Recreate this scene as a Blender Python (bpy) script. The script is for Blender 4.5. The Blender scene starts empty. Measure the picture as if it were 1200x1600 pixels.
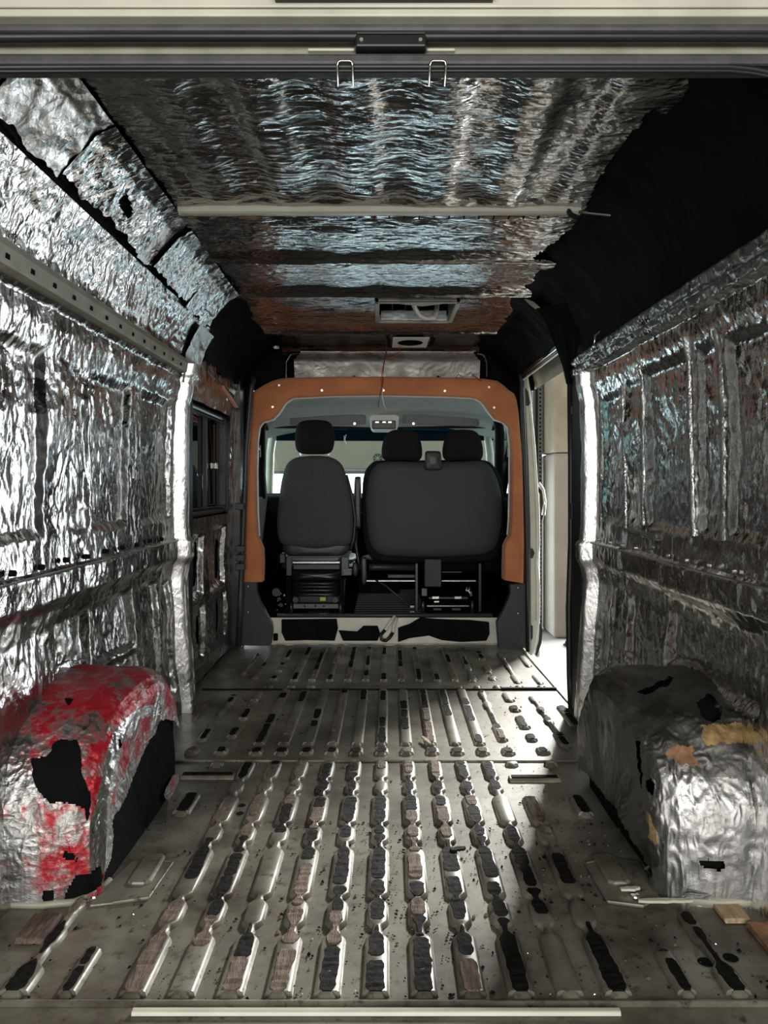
import bpy, math, random
import numpy as np
from mathutils import Vector
C = bpy.context.scene.collection
S = bpy.context.scene
rnd = random.Random(7)

# ------------------------------------------------------------------ camera
CX, CY, F = 594.0, 762.0, 1202.0          # measured from the photograph (1200 x 1600)
cam_d = bpy.data.cameras.new('camera'); cam = bpy.data.objects.new('camera', cam_d); C.objects.link(cam)
cam.location = (0, 0, 1.0); cam.rotation_euler = (math.pi/2, 0, 0)
cam_d.sensor_fit = 'VERTICAL'; cam_d.sensor_height = 32.0; cam_d.lens = F/1600*32.0
cam_d.shift_y = (CY-800)/1600; cam_d.shift_x = -(CX-600)/1600
cam_d.clip_start = 0.02; cam_d.clip_end = 100
S.camera = cam
# ------------------------------------------------------------------ world, lights, exposure
w = bpy.data.worlds.new('world'); S.world = w; w.use_nodes = True
w.node_tree.nodes['Background'].inputs[0].default_value = (0.80, 0.90, 1.0, 1)
w.node_tree.nodes['Background'].inputs[1].default_value = 2.2
S.view_settings.view_transform = 'Standard'; S.view_settings.look = 'None'
S.view_settings.gamma = 1.0; S.view_settings.use_curve_mapping = False
S.view_settings.exposure = 0.9
def area(name, loc, target, sx, sy, power, col):
    l = bpy.data.lights.new(name, 'AREA'); l.shape = 'RECTANGLE'; l.size = sx; l.size_y = sy
    l.energy = power; l.color = col
    o = bpy.data.objects.new(name, l); C.objects.link(o); o.location = loc
    o.rotation_euler = (Vector(target)-Vector(loc)).to_track_quat('-Z', 'Y').to_euler()
    return o
# daylight in the open garage gate in front of the van (below its half-raised door)
area('daylight_front_gate', (-0.4, 9.0, 0.30), (-0.4, 0, 0.30), 4.0, 1.7, 60, (0.78, 0.93, 1.0))
# daylight in the second open gate, right of the pillar
area('daylight_second_gate', (3.6, 8.95, 1.0), (1.6, 3.0, 0.4), 2.8, 3.0, 130, (0.90, 0.96, 1.0))
# added light, brightens the van floor inside the open side door
area('added_floor_light', (2.7, 8.2, 3.2), (0.55, 3.1, 0.0), 0.7, 0.7, 520, (1.0, 0.98, 0.94))
# added light from the left, brightens the cab headliner through the side window
area('added_headliner_light', (-5.6, 6.0, 0.7), (0.0, 5.4, 1.5), 3.0, 1.2, 130, (0.93, 0.97, 1.0))
# daylight from a garage window on the right side wall
area('daylight_side_window', (5.6, 4.4, 1.7), (0.0, 3.6, 1.0), 3.0, 1.6, 25, (0.92, 0.97, 1.0))
# gate behind the photographer
area('daylight_rear_gate', (-0.1, -3.2, 1.5), (0.0, 2.0, 0.6), 3.6, 1.8, 110, (1.0, 0.97, 0.92))

# ------------------------------------------------------------------ measuring helpers
def P(px, py, Y): return (((px-CX)*Y/F), Y, 1.0-(py-CY)*Y/F)
def PXW(px, py, X): return P(px, py, X*F/(px-CX))
def proj(v):
    v = np.asarray(v, float)
    return np.stack([CX+F*v[..., 0]/v[..., 1], CY+F*(1-v[..., 2])/v[..., 1]], -1)
def inpoly(pts, poly):
    x, y = pts[..., 0], pts[..., 1]; r = np.zeros(x.shape, bool); n = len(poly)
    for i in range(n):
        x1, y1 = poly[i]; x2, y2 = poly[(i+1) % n]
        if y1 == y2: continue
        c = ((y1 > y) != (y2 > y)) & (x < (x2-x1)*(y-y1)/(y2-y1)+x1)
        r ^= c
    return r
# ------------------------------------------------------------------ numpy noise
def vnoise(x, y, seed=0):
    r = np.random.RandomState(seed); T = r.rand(256, 256)
    xi = np.floor(x).astype(int); yi = np.floor(y).astype(int)
    fx = x-xi; fy = y-yi; fx = fx*fx*(3-2*fx); fy = fy*fy*(3-2*fy)
    a = T[xi & 255, yi & 255]; b = T[(xi+1) & 255, yi & 255]; c = T[xi & 255, (yi+1) & 255]; d = T[(xi+1) & 255, (yi+1) & 255]
    return (a*(1-fx)+b*fx)*(1-fy)+(c*(1-fx)+d*fx)*fy - .5
def fbm(x, y, seed=0, o=3):
    s = 0; a = 1
    for k in range(o): s = s+a*vnoise(x*2**k, y*2**k, seed+k); a *= .5
    return s
def ridged(x, y, seed=0):
    wx = vnoise(x*.5, y*.5, seed+9)*2.5; wy = vnoise(x*.5, y*.5, seed+11)*2.5
    return 1-2*np.abs(vnoise(x+wx, y+wy, seed)) * 2
def sstep(a, b, x):
    t = np.clip((x-a)/(b-a), 0, 1); return t*t*(3-2*t)
def recess(y, z, y0, y1, z0, z1, e=.015):
    return sstep(y0-e, y0+e, y)*(1-sstep(y1-e, y1+e, y))*sstep(z0-e, z0+e, z)*(1-sstep(z1-e, z1+e, z))

# ------------------------------------------------------------------ objects
ORI = {}
def props(o, label=None, cat=None, group=None, kind=None):
    if label: o['label'] = label
    if cat: o['category'] = cat
    if group: o['group'] = group
    if kind: o['kind'] = kind
    return o
def empty(name, loc=(0, 0, 0), label=None, cat=None, group=None, kind=None):
    o = bpy.data.objects.new(name, None); C.objects.link(o); o.location = loc; o.empty_display_size = .1
    ORI[o.name] = Vector(loc); return props(o, label, cat, group, kind)
def mesh_ob(name, v, f, mats, parent=None, smooth=False, midx=None, label=None, cat=None, group=None, kind=None, bevel=0, origin=None, auto=None):
    if origin is None: origin = ORI[parent.name] if parent else Vector((0, 0, 0))
    origin = Vector(origin)
    me = bpy.data.meshes.new(name)
    v = np.asarray(v, float).reshape(-1, 3)-np.array(origin)
    if isinstance(f, np.ndarray):
        n = len(f); me.vertices.add(len(v)); me.vertices.foreach_set('co', v.ravel())
        me.loops.add(n*4); me.loops.foreach_set('vertex_index', f.ravel().astype(np.int32))
        me.polygons.add(n); me.polygons.foreach_set('loop_start', np.arange(0, n*4, 4, dtype=np.int32))
        me.update(calc_edges=True); me.validate()
    else:
        me.from_pydata([tuple(p) for p in v], [], f)
    if not isinstance(mats, (list, tuple)): mats = [mats]
    for m in mats: me.materials.append(m)
    if midx is not None: me.polygons.foreach_set('material_index', np.asarray(midx, dtype=np.int32))
    if smooth: me.polygons.foreach_set('use_smooth', np.ones(len(me.polygons), bool))
    o = bpy.data.objects.new(name, me); C.objects.link(o)
    if parent: o.parent = parent; o.location = origin-ORI[parent.name]
    else: o.location = origin
    ORI[o.name] = origin
    if bevel:
        b = o.modifiers.new('bevel', 'BEVEL'); b.width = bevel; b.segments = 2; b.limit_method = 'ANGLE'; b.angle_limit = .6
    if smooth and auto:
        import bmesh
        bm = bmesh.new(); bm.from_mesh(me)
        for e in bm.edges:
            if len(e.link_faces) == 2 and e.calc_face_angle(0) > auto: e.smooth = False
        bm.to_mesh(me); bm.free()
    return props(o, label, cat, group, kind)

class MB:
    def __init__(s): s.v = []; s.f = []; s.m = []; s.cur = 0
    def add(s, v, f):
        n = len(s.v); s.v += [tuple(p) for p in v]; s.f += [tuple(i+n for i in q) for q in f]; s.m += [s.cur]*len(f); return s
    def mat(s, i): s.cur = i; return s
    def box(s, x0, x1, y0, y1, z0, z1):
        v = [(x, y, z) for x in (x0, x1) for y in (y0, y1) for z in (z0, z1)]
        return s.add(v, [(0, 1, 3, 2), (4, 6, 7, 5), (0, 4, 5, 1), (2, 3, 7, 6), (0, 2, 6, 4), (1, 5, 7, 3)])
    def tube(s, pts, r, n=8, rs=None, cap=True):
        pts = [Vector(p) for p in pts]; v = []; f = []; up = None
        for i, p in enumerate(pts):
            d = (pts[min(i+1, len(pts)-1)]-pts[max(i-1, 0)]).normalized()
            if up is None: up = Vector((0, 0, 1)) if abs(d.z) < .9 else Vector((1, 0, 0))
            a = d.cross(up).normalized(); b = a.cross(d).normalized(); up = b
            rr = rs[i] if rs else r
            for k in range(n):
                t = 2*math.pi*k/n; v.append(p+a*math.cos(t)*rr+b*math.sin(t)*rr)
        for i in range(len(pts)-1):
            for k in range(n):
                q = (k+1) % n; f.append((i*n+k, i*n+q, (i+1)*n+q, (i+1)*n+k))
        if cap: f.append(tuple(range(n))); f.append(tuple((len(pts)-1)*n+k for k in range(n))[::-1])
        return s.add(v, f)
    def prism_y(s, pts, y0, y1):               # outline in x,z
        n = len(pts); v = [(x, y0, z) for x, z in pts]+[(x, y1, z) for x, z in pts]
        f = [tuple(range(n)), tuple(range(n, 2*n))[::-1]]+[(i, i+n, (i+1) % n+n, (i+1) % n) for i in range(n)]
        return s.add(v, f)
    def prism_z(s, pts, z0, z1):
        n = len(pts); v = [(x, y, z0) for x, y in pts]+[(x, y, z1) for x, y in pts]
        f = [tuple(range(n))[::-1], tuple(range(n, 2*n))]+[(i, (i+1) % n, (i+1) % n+n, i+n) for i in range(n)]
        return s.add(v, f)
    def prism_x(s, pts, x0, x1):               # outline in y,z
        n = len(pts); v = [(x0, y, z) for y, z in pts]+[(x1, y, z) for y, z in pts]
        f = [tuple(range(n)), tuple(range(n, 2*n))[::-1]]+[(i, i+n, (i+1) % n+n, (i+1) % n) for i in range(n)]
        return s.add(v, f)
    def disc(s, c, r, axis='y', h=.004, n=14, dome=0):
        v = []; f = []
        for lev, rr in ((0, r), (h, r*.9)):
            for k in range(n):
                t = 2*math.pi*k/n; a, b = math.cos(t)*rr, math.sin(t)*rr
                if axis == 'y': v.append((c[0]+a, c[1]-lev, c[2]+b))
                elif axis == 'z': v.append((c[0]+a, c[1]+b, c[2]+lev))
                else: v.append((c[0]+lev, c[1]+a, c[2]+b))
        f = [(k, (k+1) % n, (k+1) % n+n, k+n) for k in range(n)]+[tuple(range(n, 2*n))]
        return s.add(v, f)
    def build(s, name, mats, parent=None, **k): return mesh_ob(name, s.v, s.f, mats, parent, midx=s.m, **k)

def cushion(mb, outline, yc, back, front, rings=6, edge=.035):
    """a padded slab: outline in x,z; bulges towards the viewer by 'back' and away by 'front'"""
    o = np.array(outline, float); n0 = len(o)
    res = []
    for i in range(n0):                        # Catmull-Rom smoothing of the outline
        p0, p1, p2, p3 = o[i-1], o[i], o[(i+1) % n0], o[(i+2) % n0]
        for t in (0, .25, .5, .75):
            res.append(.5*((2*p1)+(-p0+p2)*t+(2*p0-5*p1+4*p2-p3)*t*t+(-p0+3*p1-3*p2+p3)*t**3))
    o = np.array(res); n = len(o); c = o.mean(0); size = np.abs(o-c).max()
    v = []; f = []
    levels = []
    for k in range(rings+1):                   # viewer side centre to rim, then far side
        a = k/rings*math.pi/2; levels.append((math.sin(a), -math.cos(a)*back))
    for k in range(1, rings+1):
        a = k/rings*math.pi/2; levels.append((math.cos(a), math.sin(a)*front))
    for sc, dy in levels:
        s2 = 1-(1-sc)*min(1.0, edge/size) if sc > .02 else 0.9
        q = c+(o-c)*(1-(1-sc)*edge*2.2/size)
        for p in q: v.append((p[0], yc+dy, p[1]))
    L = len(levels)
    for i in range(L-1):
        for k in range(n): f.append((i*n+k, i*n+(k+1) % n, (i+1)*n+(k+1) % n, (i+1)*n+k))
    # gently domed caps
    for base, dy, flip in ((0, -back*1.25, True), ((L-1)*n, front*1.2, False)):
        q = base; start = len(v); last = base
        for sc, e in ((.8, .6), (.5, .9)):
            st = len(v)
            for k in range(n):
                x, y, z = v[base+k]; v.append((c[0]+(x-c[0])*sc, y+(yc+dy-y)*e, c[1]+(z-c[1])*sc))
            for k in range(n):
                fa = (last+k, last+(k+1) % n, st+(k+1) % n, st+k); f.append(fa[::-1] if flip else fa)
            last = st
        v.append((c[0], yc+dy, c[1])); m = len(v)-1
        for k in range(n):
            fa = (last+k, last+(k+1) % n, m); f.append(fa[::-1] if flip else fa)
    mb.add(v, f); return mb

def grid(name, pts, mats, parent=None, drop=None, cls=None, **k):
    """pts (n,m,3) array -> quad sheet; drop: bool mask per vertex; cls: material index per vertex"""
    n, m = pts.shape[:2]; idx = np.arange(n*m).reshape(n, m)
    f = np.stack([idx[:-1, :-1], idx[1:, :-1], idx[1:, 1:], idx[:-1, 1:]], -1).reshape(-1, 4)
    mi = None
    if cls is not None: mi = cls[:-1, :-1].reshape(-1)
    if drop is not None:
        d = (drop[:-1, :-1] | drop[1:, 1:]).reshape(-1); f = f[~d]
        if mi is not None: mi = mi[~d]
    v = pts.reshape(-1, 3)
    used = np.zeros(len(v), bool); used[f.ravel()] = True
    remap = np.cumsum(used)-1; f = remap[f]; v = v[used]
    return mesh_ob(name, v, f, mats, parent, smooth=True, midx=mi, **k)

# ------------------------------------------------------------------ materials
def nt(name):
    m = bpy.data.materials.new(name); m.use_nodes = True
    return m, m.node_tree.nodes, m.node_tree.links, m.node_tree.nodes['Principled BSDF']
def rgb(c): return (c[0], c[1], c[2], 1)
def simple(name, col, rough=.6, metal=0, var=.25, scale=12, bump=0, bscale=60, spec=.5, sheen=0, stretch=(1, 1, 1), bdist=.002):
    m, N, L, B = nt(name)
    tc = N.new('ShaderNodeTexCoord'); mp = N.new('ShaderNodeMapping'); mp.inputs['Scale'].default_value = stretch
    L.new(tc.outputs['Object'], mp.inputs[0])
    n = N.new('ShaderNodeTexNoise'); n.inputs['Scale'].default_value = scale; n.inputs['Detail'].default_value = 6
    L.new(mp.outputs[0], n.inputs['Vector'])
    r = N.new('ShaderNodeValToRGB'); r.color_ramp.elements[0].position = .3; r.color_ramp.elements[1].position = .7
    r.color_ramp.elements[0].color = rgb([c*(1-var) for c in col]); r.color_ramp.elements[1].color = rgb([min(1, c*(1+var)) for c in col])
    L.new(n.outputs[0], r.inputs[0]); L.new(r.outputs[0], B.inputs['Base Color'])
    B.inputs['Roughness'].default_value = rough; B.inputs['Metallic'].default_value = metal
    B.inputs['Specular IOR Level'].default_value = spec
    if sheen: B.inputs['Sheen Weight'].default_value = sheen
    if bump:
        n2 = N.new('ShaderNodeTexNoise'); n2.inputs['Scale'].default_value = bscale; n2.inputs['Detail'].default_value = 4
        L.new(mp.outputs[0], n2.inputs['Vector'])
        b = N.new('ShaderNodeBump'); b.inputs['Strength'].default_value = bump; b.inputs['Distance'].default_value = bdist
        L.new(n2.outputs[0], b.inputs['Height']); L.new(b.outputs[0], B.inputs['Normal'])
    return m
def foil(name, stretch=(1, 1, 1), s1=38, s2=110, strength=.55, rough=.24, base=.86, dist=.004, dirt=None, dirt_amt=.0, tint=(1, 1, .985)):
    m, N, L, B = nt(name)
    tc = N.new('ShaderNodeTexCoord'); mp = N.new('ShaderNodeMapping'); mp.inputs['Scale'].default_value = stretch
    L.new(tc.outputs['Object'], mp.inputs[0])
    nz = N.new('ShaderNodeTexNoise'); nz.inputs['Scale'].default_value = s1*.35; nz.inputs['Detail'].default_value = 3
    L.new(mp.outputs[0], nz.inputs['Vector'])
    mx = N.new('ShaderNodeMix'); mx.data_type = 'VECTOR'; mx.inputs['Factor'].default_value = .06
    L.new(mp.outputs[0], mx.inputs[4]); L.new(nz.outputs['Color'], mx.inputs[5])
    vo = N.new('ShaderNodeTexVoronoi'); vo.inputs['Scale'].default_value = s1; L.new(mx.outputs[1], vo.inputs['Vector'])
    n2 = N.new('ShaderNodeTexNoise'); n2.inputs['Scale'].default_value = s2; n2.inputs['Detail'].default_value = 3; n2.inputs['Distortion'].default_value = .8
    L.new(mp.outputs[0], n2.inputs['Vector'])
    # where the foil is smooth and where it is crumpled
    n3 = N.new('ShaderNodeTexNoise'); n3.inputs['Scale'].default_value = 5; n3.inputs['Detail'].default_value = 2
    L.new(tc.outputs['Object'], n3.inputs['Vector'])
    rr = N.new('ShaderNodeMapRange'); rr.inputs[1].default_value = .35; rr.inputs[2].default_value = .65; rr.inputs[3].default_value = .6; rr.inputs[4].default_value = 1.0
    L.new(n3.outputs[0], rr.inputs[0])
    ad = N.new('ShaderNodeMath'); ad.operation = 'MULTIPLY_ADD'; ad.inputs[1].default_value = .5
    L.new(n2.outputs[0], ad.inputs[0]); L.new(vo.outputs['Distance'], ad.inputs[2])
    b = N.new('ShaderNodeBump'); b.inputs['Distance'].default_value = dist
    ms = N.new('ShaderNodeMath'); ms.operation = 'MULTIPLY'; ms.inputs[1].default_value = strength
    L.new(rr.outputs[0], ms.inputs[0]); L.new(ms.outputs[0], b.inputs['Strength'])
    L.new(ad.outputs[0], b.inputs['Height']); L.new(b.outputs[0], B.inputs['Normal'])
    B.inputs['Metallic'].default_value = 1
    n4 = N.new('ShaderNodeTexNoise'); n4.inputs['Scale'].default_value = 9; n4.inputs['Detail'].default_value = 6
    L.new(tc.outputs['Object'], n4.inputs['Vector'])
    r4 = N.new('ShaderNodeMapRange'); r4.inputs[1].default_value = .3; r4.inputs[2].default_value = .75; r4.inputs[3].default_value = rough*.7; r4.inputs[4].default_value = rough*1.5
    L.new(n4.outputs[0], r4.inputs[0]); L.new(r4.outputs[0], B.inputs['Roughness'])
    cr = N.new('ShaderNodeValToRGB'); cr.color_ramp.elements[0].position = .35; cr.color_ramp.elements[1].position = .6
    cr.color_ramp.elements[0].color = rgb([base*.82*t for t in tint]); cr.color_ramp.elements[1].color = rgb([base*t for t in tint])
    L.new(n4.outputs[0], cr.inputs[0]); L.new(cr.outputs[0], B.inputs['Base Color'])
    if dirt:
        n5 = N.new('ShaderNodeTexNoise'); n5.inputs['Scale'].default_value = 8; n5.inputs['Detail'].default_value = 10; n5.inputs['Roughness'].default_value = .75
        L.new(tc.outputs['Object'], n5.inputs['Vector'])
        r5 = N.new('ShaderNodeValToRGB'); r5.color_ramp.elements[0].position = .60-dirt_amt; r5.color_ramp.elements[1].position = .70-dirt_amt
        sx = N.new('ShaderNodeSeparateXYZ'); L.new(tc.outputs['Object'], sx.inputs[0])
        zz = N.new('ShaderNodeMath'); zz.operation = 'MULTIPLY_ADD'; zz.inputs[1].default_value = .26; zz.inputs[2].default_value = -.075; L.new(sx.outputs[2], zz.inputs[0])
        az_ = N.new('ShaderNodeMath'); L.new(n5.outputs[0], az_.inputs[0]); L.new(zz.outputs[0], az_.inputs[1]); L.new(az_.outputs[0], r5.inputs[0])
        mc = N.new('ShaderNodeMix'); mc.data_type = 'RGBA'; L.new(r5.outputs[0], mc.inputs[0]); L.new(cr.outputs[0], mc.inputs[6]); mc.inputs[7].default_value = rgb(dirt)
        L.new(mc.outputs[2], B.inputs['Base Color'])
        mm = N.new('ShaderNodeMapRange'); mm.inputs[3].default_value = 1; mm.inputs[4].default_value = .25
        L.new(r5.outputs[0], mm.inputs[0]); L.new(mm.outputs[0], B.inputs['Metallic'])
    return m
M = {}
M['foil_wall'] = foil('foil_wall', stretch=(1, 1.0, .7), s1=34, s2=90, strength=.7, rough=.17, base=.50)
M['foil_roof'] = foil('foil_roof', stretch=(.5, 1.0, 1), s1=46, s2=100, strength=.8, rough=.16, base=.50)
M['foil_fine'] = foil('foil_fine', stretch=(1, 1, .5), s1=62, s2=150, strength=.62, rough=.16, base=.52, dist=.004)
M['foil_tape'] = foil('foil_tape', s1=90, s2=220, strength=.45, rough=.3, base=.58)
M['foil_red'] = foil('foil_red', stretch=(1, 1, 1.6), s1=44, s2=120, strength=.6, rough=.42, base=.42, dirt=(.42, .010, .022), dirt_amt=.14)
M['foil_bare'] = foil('foil_bare', s1=40, s2=110, strength=.7, rough=.3, base=.55)
M['foil_dull'] = foil('foil_dull', stretch=(1, .5, 1), s1=34, s2=110, strength=.5, rough=.5, base=.20, tint=(1, .98, .92))
M['black'] = simple('black_foam', (.005, .005, .0055), .9, var=.3, bump=.2, bscale=25, bdist=.01, spec=.12)
M['black_panel'] = simple('black_bare_metal', (.0035, .0035, .004), .8, var=.35, scale=4, bump=.12, bscale=9, bdist=.02, spec=.1)
M['rubber'] = simple('rubber', (.012, .012, .013), .42, var=.2)
M['blackmetal'] = simple('black_metal', (.012, .012, .013), .32, var=.2)
M['sealant'] = simple('grey_sealant', (.07, .07, .072), .5, var=.3, scale=20, bump=.3, bscale=30, bdist=.004)
M['cream'] = simple('cream_paint', (.64, .63, .53), .35, var=.12, scale=8)
M['creamdull'] = simple('cream_paint_dull', (.36, .35, .28), .45, var=.2, scale=10)
M['suede'] = simple('orange_suede', (.53, .20, .088), .9, var=.18, scale=6, bump=.25, bscale=300, bdist=.001, spec=.15, sheen=.3)
M['grey_panel'] = simple('grey_panel', (.045, .048, .052), .7, var=.08, bump=.2, bscale=400, bdist=.0008)
M['seat_fabric'] = simple('seat_fabric', (.068, .069, .073), .95, var=.45, scale=260, bump=.4, bscale=420, bdist=.001, spec=.1)
M['seat_plain'] = simple('seat_plain', (.046, .048, .049), .62, var=.08, scale=3, bump=.1, bscale=300, bdist=.0006, spec=.3)
M['headrest'] = simple('headrest_fabric', (.014, .013, .013), .95, var=.3, scale=300, spec=.1)
M['plastic'] = simple('dark_plastic', (.025, .027, .029), .45, var=.1)
M['chrome'] = simple('bright_metal', (.62, .61, .58), .22, 1, var=.1)
M['screw'] = simple('screw_head', (.75, .72, .66), .3, 1, var=.1)
M['headliner'] = simple('headliner_grey', (.68, .68, .64), .85, var=.06)
M['visor'] = simple('visor_grey', (.17, .17, .165), .7, var=.06)
M['concrete'] = simple('concrete', (.25, .247, .23), .75, var=.15, scale=3, bump=.2, bscale=40)
M['plaster'] = simple('beige_plaster', (.35, .31, .255), .85, var=.1, scale=2.5, bump=.5, bscale=6, bdist=.02)
M['plaster2'] = simple('ochre_plaster', (.36, .31, .225), .85, var=.15, scale=5, bump=.5, bscale=14, bdist=.02)
M['garage'] = simple('garage_wall', (.22, .215, .195), .9, var=.1, scale=2)
M['gate_panel'] = simple('gate_panel', (.36, .34, .27), .7, var=.08, scale=2)
M['pvc'] = simple('white_pvc', (.62, .61, .58), .5, var=.1)
M['white_liner'] = simple('white_liner', (.78, .80, .84), .35, var=.15, scale=14, bump=.5, bscale=30, bdist=.008)
M['red_wire'] = simple('red_wire', (.55, .03, .03), .45)
M['tar'] = simple('black_adhesive', (.010, .009, .008), .75, var=.5, scale=60, bump=.8, bscale=90, bdist=.003, spec=.1)
M['wood'] = simple('wood_residue', (.15, .105, .08), .85, var=.55, scale=18, stretch=(6, 1, 6), bump=.9, bscale=60, bdist=.004)
M['woodlight'] = simple('ply_splinter', (.42, .31, .19), .8, var=.4, scale=14, stretch=(5, 1, 5), bump=.7, bscale=60, bdist=.003)
M['ochre'] = simple('ochre_residue', (.27, .18, .07), .7, var=.6, scale=40, bump=.7, bscale=60, bdist=.003)
M['rustbrown'] = simple('rust_brown', (.26, .14, .075), .7, var=.5, scale=30, bump=.7, bscale=60, bdist=.003)
M['yellow'] = simple('yellow_plastic', (.45, .5, .05), .5)
M['green'] = simple('green_sign', (.02, .10, .07), .5)
M['foil_bow'] = foil('foil_bow', s1=30, s2=110, strength=.4, rough=.42, base=.26, tint=(1, .97, .9))
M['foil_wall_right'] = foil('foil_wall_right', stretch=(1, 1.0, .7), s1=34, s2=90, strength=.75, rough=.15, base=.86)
M['foil_post'] = foil('foil_post', stretch=(1, 1, .5), s1=70, s2=160, strength=.3, rough=.3, base=.7)
def floor_mat():
    m, N, L, B = nt('worn_floor_paint')
    tc = N.new('ShaderNodeTexCoord')
    a = N.new('ShaderNodeTexNoise'); a.inputs['Scale'].default_value = 3.2; a.inputs['Detail'].default_value = 9; a.inputs['Roughness'].default_value = .65
    b = N.new('ShaderNodeTexNoise'); b.inputs['Scale'].default_value = 26; b.inputs['Detail'].default_value = 8; b.inputs['Roughness'].default_value = .7
    L.new(tc.outputs['Object'], a.inputs['Vector']); L.new(tc.outputs['Object'], b.inputs['Vector'])
    r = N.new('ShaderNodeValToRGB'); e = r.color_ramp.elements
    e[0].position = .36; e[0].color = (.075, .063, .045, 1); e[1].position = .60; e[1].color = (.27, .265, .215, 1)
    L.new(a.outputs[0], r.inputs[0])
    r2 = N.new('ShaderNodeValToRGB'); r2.color_ramp.elements[0].position = .56; r2.color_ramp.elements[1].position = .68
    L.new(b.outputs[0], r2.inputs[0])
    mx = N.new('ShaderNodeMix'); mx.data_type = 'RGBA'; L.new(r2.outputs[0], mx.inputs[0]); L.new(r.outputs[0], mx.inputs[6]); mx.inputs[7].default_value = (.07, .042, .028, 1)
    L.new(mx.outputs[2], B.inputs['Base Color'])
    rr = N.new('ShaderNodeMapRange'); rr.inputs[3].default_value = .5; rr.inputs[4].default_value = .28
    L.new(a.outputs[0], rr.inputs[0]); L.new(rr.outputs[0], B.inputs['Roughness'])
    bu = N.new('ShaderNodeBump'); bu.inputs['Strength'].default_value = .25; bu.inputs['Distance'].default_value = .002
    L.new(b.outputs[0], bu.inputs['Height']); L.new(bu.outputs[0], B.inputs['Normal'])
    B.inputs['Metallic'].default_value = .25
    return m
M['floor'] = floor_mat()
def glass_mat(name, col, rough=.02):
    m, N, L, B = nt(name)
    g = N.new('ShaderNodeBsdfGlossy'); g.inputs['Roughness'].default_value = rough
    t = N.new('ShaderNodeBsdfTransparent'); t.inputs[0].default_value = rgb(col)
    fr = N.new('ShaderNodeFresnel'); fr.inputs[0].default_value = 1.45
    mx = N.new('ShaderNodeMixShader'); L.new(fr.outputs[0], mx.inputs[0]); L.new(t.outputs[0], mx.inputs[1]); L.new(g.outputs[0], mx.inputs[2])
    L.new(mx.outputs[0], N['Material Output'].inputs[0]); return m
M['glass'] = glass_mat('windscreen_glass', (.80, .93, .92))
M['glass_blue'] = glass_mat('blue_sun_band', (.0015, .014, .03))
M['glass_dark'] = glass_mat('dark_door_glass', (.13, .19, .19))

# ================================================================== GARAGE
GZ = -.56
MB().box(-8, 8, -8, 16, GZ-.1, GZ).build('floor', M['concrete'], kind='structure')
MB().box(-8, 8, -8, 16, 4.2, 4.3).build('ceiling', M['garage'], kind='structure')
MB().box(-8.1, -8, -8, 16, GZ, 4.2).build('wall_left', M['garage'], kind='structure')
MB().box(8, 8.1, -8, 16, GZ, 4.2).build('wall_right', M['garage'], kind='structure')
MB().box(-8, 8, -8.1, -8, GZ, 4.2).build('wall_back', M['garage'], kind='structure')
fw = MB(); fw.box(-8, -2.6, 8.6, 8.9, GZ, 4.2).box(-2.6, 1.78, 8.6, 8.9, 2.9, 4.2).box(2.15, 6.0, 8.6, 8.9, 2.9, 4.2).box(6.0, 8, 8.6, 8.9, GZ, 4.2)
fw.build('wall_front', M['garage'], kind='structure')
# half raised gate
gate = empty('garage_gate', (-.4, 8.36, 1.19), 'beige sectional garage gate, half raised, seen through the windscreen', 'gate')
for k in range(4):
    MB().box(-2.5, 1.62, 8.32, 8.37, 1.19+k*.46, 1.19+k*.46+.45).build('gate_panel', M['gate_panel'], gate, bevel=.008)
MB().box(-2.5, 1.62, 8.30, 8.38, 1.15, 1.188).build('bottom_seal', M['visor'], gate)
# pillar beside the gate with its guide track
pil = empty('garage_pillar', (1.95, 8.25, GZ), 'beige plastered garage pillar seen through the open side door', 'pillar')
MB().box(1.80, 2.18, 7.96, 8.60, GZ, 1.36).build('lower_plaster', M['plaster'], pil, bevel=.03)
MB().box(1.79, 2.19, 7.95, 8.60, 1.365, 4.15).build('upper_plaster', M['plaster2'], pil, bevel=.03)
tr = empty('gate_track', (1.71, 8.45, GZ), 'grey perforated steel gate track standing left of the beige pillar', 'track')
MB().box(1.66, 1.68, 8.36, 8.55, GZ, 4.1).box(1.72, 1.765, 8.38, 8.55, GZ, 4.1).box(1.68, 1.72, 8.5, 8.55, GZ, 4.1).build('channel', M['visor'], tr)
hol = MB()
for k in range(90): hol.box(1.735, 1.752, 8.373, 8.385, GZ+.1+k*.045, GZ+.12+k*.045)
hol.build('perforations', M['black'], tr, kind='stuff')
bo = MB(); bo.tube([(2.02, 7.6, GZ), (2.02, 7.6, GZ+.02), (2.01, 7.6, GZ+.1), (2.0, 7.6, GZ+.35), (2.02, 7.6, GZ+.55)], .1, 16, rs=[.21, .2, .145, .12, .09])
bo.build('bollard', M['black'], smooth=True, auto=.7, label='black rubber bollard foot on the garage floor before the beige pillar', cat='bollard', origin=(2.02, 7.6, GZ))
# green round mark on the gate
sg = empty('round_sign', P(590, 716, 8.29), 'small round dark green mark on the beige garage gate', 'sign')
q = P(590, 716, 8.315)
mb = MB(); mb.disc(q, .05, 'y', .006, 20); mb.build('disc', M['green'], sg)
for k in range(4):
    t = k*math.pi/4; dx, dz = math.cos(t)*.045, math.sin(t)*.045
    MB().tube([(q[0]-dx, q[1]-.008, q[2]-dz), (q[0]+dx, q[1]-.008, q[2]+dz)], .004, 5).build('ray', M['gate_panel'], sg)

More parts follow.
